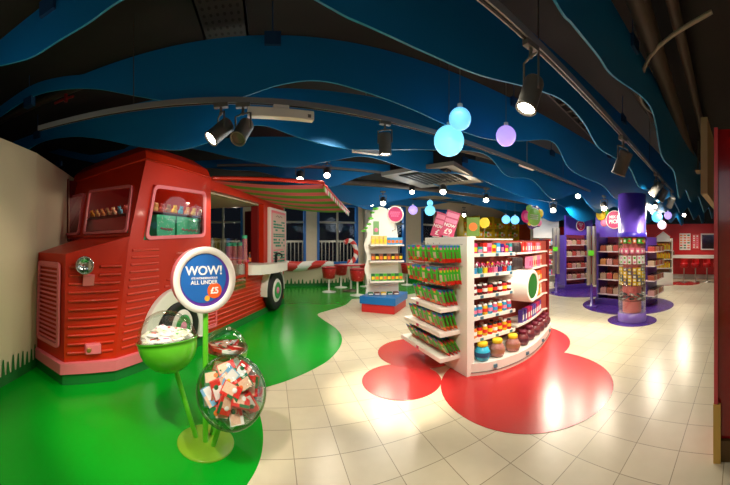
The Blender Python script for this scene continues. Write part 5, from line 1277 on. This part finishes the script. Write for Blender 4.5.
tv = E('wall_television', (XE-.005, (a.y+c.y)/2, (a.z+c.z)/2), -PI/2); w = abs(a.y-c.y); h = abs(a.z-c.z); T(tv, 'dark screen in a pale frame on the red wall above the bar', 'television')
MB().box((-w/2, -.06, -h/2), (w/2, 0, h/2)).build('screen_frame', mat('tv_frame_pale', (210, 195, 190), .4), tv, bevel=.01); MB().box((-w/2+.05, -.064, -h/2+.05), (w/2-.05, -.0605, h/2-.05)).build('screen', mat('tv_black', (16, 18, 22), .12), tv)
for i, (x0, x1, y0_, y1_) in enumerate(((679.5, 690.5, 233.5, 250), (692.5, 699, 234.5, 249))):
    a, c = onwall(x0, y0_, x1, y1_); w = abs(a.y-c.y); h = abs(a.z-c.z)
    r = E('wall_poster', (XE-.005, (a.y+c.y)/2, (a.z+c.z)/2), -PI/2); T(r, ['white menu poster in rows on the red wall above the bar', 'faint red and pink poster between the white poster and the screen'][i], 'poster')
    MB().box((-w/2, -.02, -h/2), (w/2, 0, h/2)).build('poster_sheet', [mat('poster_white', (240, 225, 215), .5), mat('poster_rose', (220, 90, 90), .5)][i], r)
    mb = MB(); rd = random.Random(i)
    for k in range(6):
        for j in range(3 if i == 0 else 2):
            n_c = 3 if i == 0 else 2; x = -w/2+w*(j+.5)/n_c; z = h/2-h*(k+.7)/6.6; mb.box((x-w*.12, -.0225, z-h*.045), (x+w*.1, -.0205, z+h*.03), rd.choice([0, 1, 2]))
    mb.build('poster_print', [GRND, ORA, RDC] if i == 0 else [WHT, PNK2, WHT], r)
# small items on the counter
r = E('napkin_box', (10.85, 2.55, .901)); T(r, 'small brown box on the white bar counter near the yellow-stocked unit', 'box'); MB().box((-.06, -.06, 0), (.06, .06, .14)).build('box_body', BRN, r); MB().box((-.03, -.03, .14), (.03, .03, .17)).build('box_top', WHT, r)

# ================================================================ LIGHT
def area(loc, rot, sx, sy, e, col=(1, .88, .7)):
    l = bpy.data.lights.new('ceiling_glow', 'AREA'); l.shape = 'RECTANGLE'; l.size = sx; l.size_y = sy; l.energy = e; l.color = col
    o = bpy.data.objects.new('ceiling_glow', l); COL.objects.link(o); o.location = loc; o.rotation_euler = rot
def point(loc, e, col=(1, .86, .66), r=.15):
    l = bpy.data.lights.new('fill_lamp', 'POINT'); l.energy = e; l.color = col; l.shadow_soft_size = r
    o = bpy.data.objects.new('fill_lamp', l); COL.objects.link(o); o.location = loc
def sl_(loc, tgt, e, ang=60, col=(1, .9, .74), soft=.05, blend=.6):  # spots without a modelled fixture, mostly added as fill
    l = bpy.data.lights.new('spot_or_fill_lamp', 'SPOT'); l.energy = e; l.spot_size = math.radians(ang); l.spot_blend = blend; l.color = col; l.shadow_soft_size = soft
    o = bpy.data.objects.new('spot_or_fill_lamp', l); COL.objects.link(o); o.location = loc; o.rotation_euler = (Vector(tgt)-Vector(loc)).to_track_quat('-Z', 'Y').to_euler()
LZ = 2.3
sl_((.1, 1.0, LZ), cR, 45, 26)
sl_((-.72, .6, LZ), (-.72, 2.2, .3), 170, 50, soft=.03)                    # bowls and truck front
sl_((.15, .9, LZ), fl(125, 405), 70, 36)
sl_((-.8, .7, LZ), fl(62, 462), 60, 32)
sl_((.3, 2.5, 2.2), (-1.0, 3.9, 1.0), 60, 100)
sl_((.6, 2.4, LZ), (.2, 5.2, .6), 110, 80)
sl_((.8, .9, LZ), (1.83, 2.9, .7), 110, 70)                    # island end
sl_((2.2, 1.2, LZ), (2.4, 2.5, .5), 90, 80)
sl_((3.4, 1.4, LZ), (3.3, 2.6, .4), 90, 80)
sl_((3.9, 1.1, LZ), (4.9, 1.9, .6), 90, 70)
sl_((6.3, 4.0, LZ), (7.5, 4.6, .9), 170, 100)
sl_((1.5, 3.9, LZ), (2.3, 5.5, .8), 110, 80)
def down(x, y, e, z=2.33, col=(1, .9, .75)): sl_((x, y, z), (x, y+.01, 0), e, 152, col, .25, 1.0)  # wide soft fill added overhead between the fins, no fixture there
for x, y, e in ((-.9, 1.2, 12), (.5, .6, 18), (1.2, 1.7, 24), (.8, 3.4, 44), (3.0, 1.75, 50), (4.4, 3.2, 60), (2.9, 5.2, 70), (.9, 6.4, 60), (5.6, 1.1, 45), (5.2, 5.5, 80), (3.6, 8.0, 80), (.8, 8.3, 50), (8.0, 2.0, 75), (8.3, 4.8, 90), (10.0, 1.9, 110), (7.4, 8.0, 90)): down(x, y, e)
sl_((5.0, 2.9, 2.2), (5.95, 2.6, .8), 60, 100)
sl_((4.6, 2.6, 2.2), (4.9, 1.9, 1.9), 25, 110)
sl_((-.55, 4.1, 2.03), (-.9, 3.9, .9), 14, 120)
point((-1.45, 3.5, 2.0), 9, (1, .85, .65), .08)
for x in (-1.2, .5, 2.2, 4.2, 5.9): point((x, 10.0, 2.0), 26, (1, .85, .65), .1)  # fill added outside the windows so the railings show
# cool fill points added below the ceiling fins to brighten them, no fixtures
for p_, e in (((.2, .2, 1.9), 3), ((-1.6, .9, 2.2), 3), ((2.6, 1.75, 2.0), 5), ((-.2, 2.6, 2.2), 3), ((1.6, 3.6, 2.2), 7), ((4.6, 3.4, 2.0), 13), ((7, 2.4, 2.1), 9), ((1.8, 4.8, 2.1), 12), ((3.0, 6.0, 2.1), 12), ((2.5, 7.4, 2.1), 10), ((6.5, 5.0, 2.1), 18)):
    point(p_, e, (.8, .92, 1.0), .3)
W = bpy.data.worlds.new('night'); SC.world = W; W.use_nodes = True
W.node_tree.nodes['Background'].inputs[0].default_value = (.008, .009, .012, 1); W.node_tree.nodes['Background'].inputs[1].default_value = 1.0

# a thing made of a single mesh is that mesh
bpy.context.view_layer.update()
for o in list(COL.objects):
    if o.type == 'EMPTY' and o.parent is None and len(o.children) == 1 and not o.children[0].children:
        c = o.children[0]; mw = o.matrix_world @ c.matrix_basis; nm = o.name
        for k_ in ('label', 'category', 'group', 'kind'):
            if k_ in o: c[k_] = o[k_]
        c.parent = None; c.matrix_world = mw; bpy.data.objects.remove(o); c.name = nm
# ================================================================ CAMERA (cylindrical wide lens)
cam = bpy.data.cameras.new('camera'); co = bpy.data.objects.new('camera', cam); COL.objects.link(co)
co.location = (0, 0, H); co.rotation_euler = (PI/2, 0, -(365-X0)/F)
cam.type = 'PANO'; cam.panorama_type = 'CENTRAL_CYLINDRICAL'; cam.clip_start = .02
cam.central_cylindrical_range_u_min = -365/F; cam.central_cylindrical_range_u_max = 365/F
cam.central_cylindrical_range_v_min = -(485-YH)/F; cam.central_cylindrical_range_v_max = YH/F; cam.central_cylindrical_radius = 1
SC.camera = co
SC.view_settings.view_transform = 'Standard'; SC.view_settings.look = 'None'; SC.view_settings.exposure = 0.0
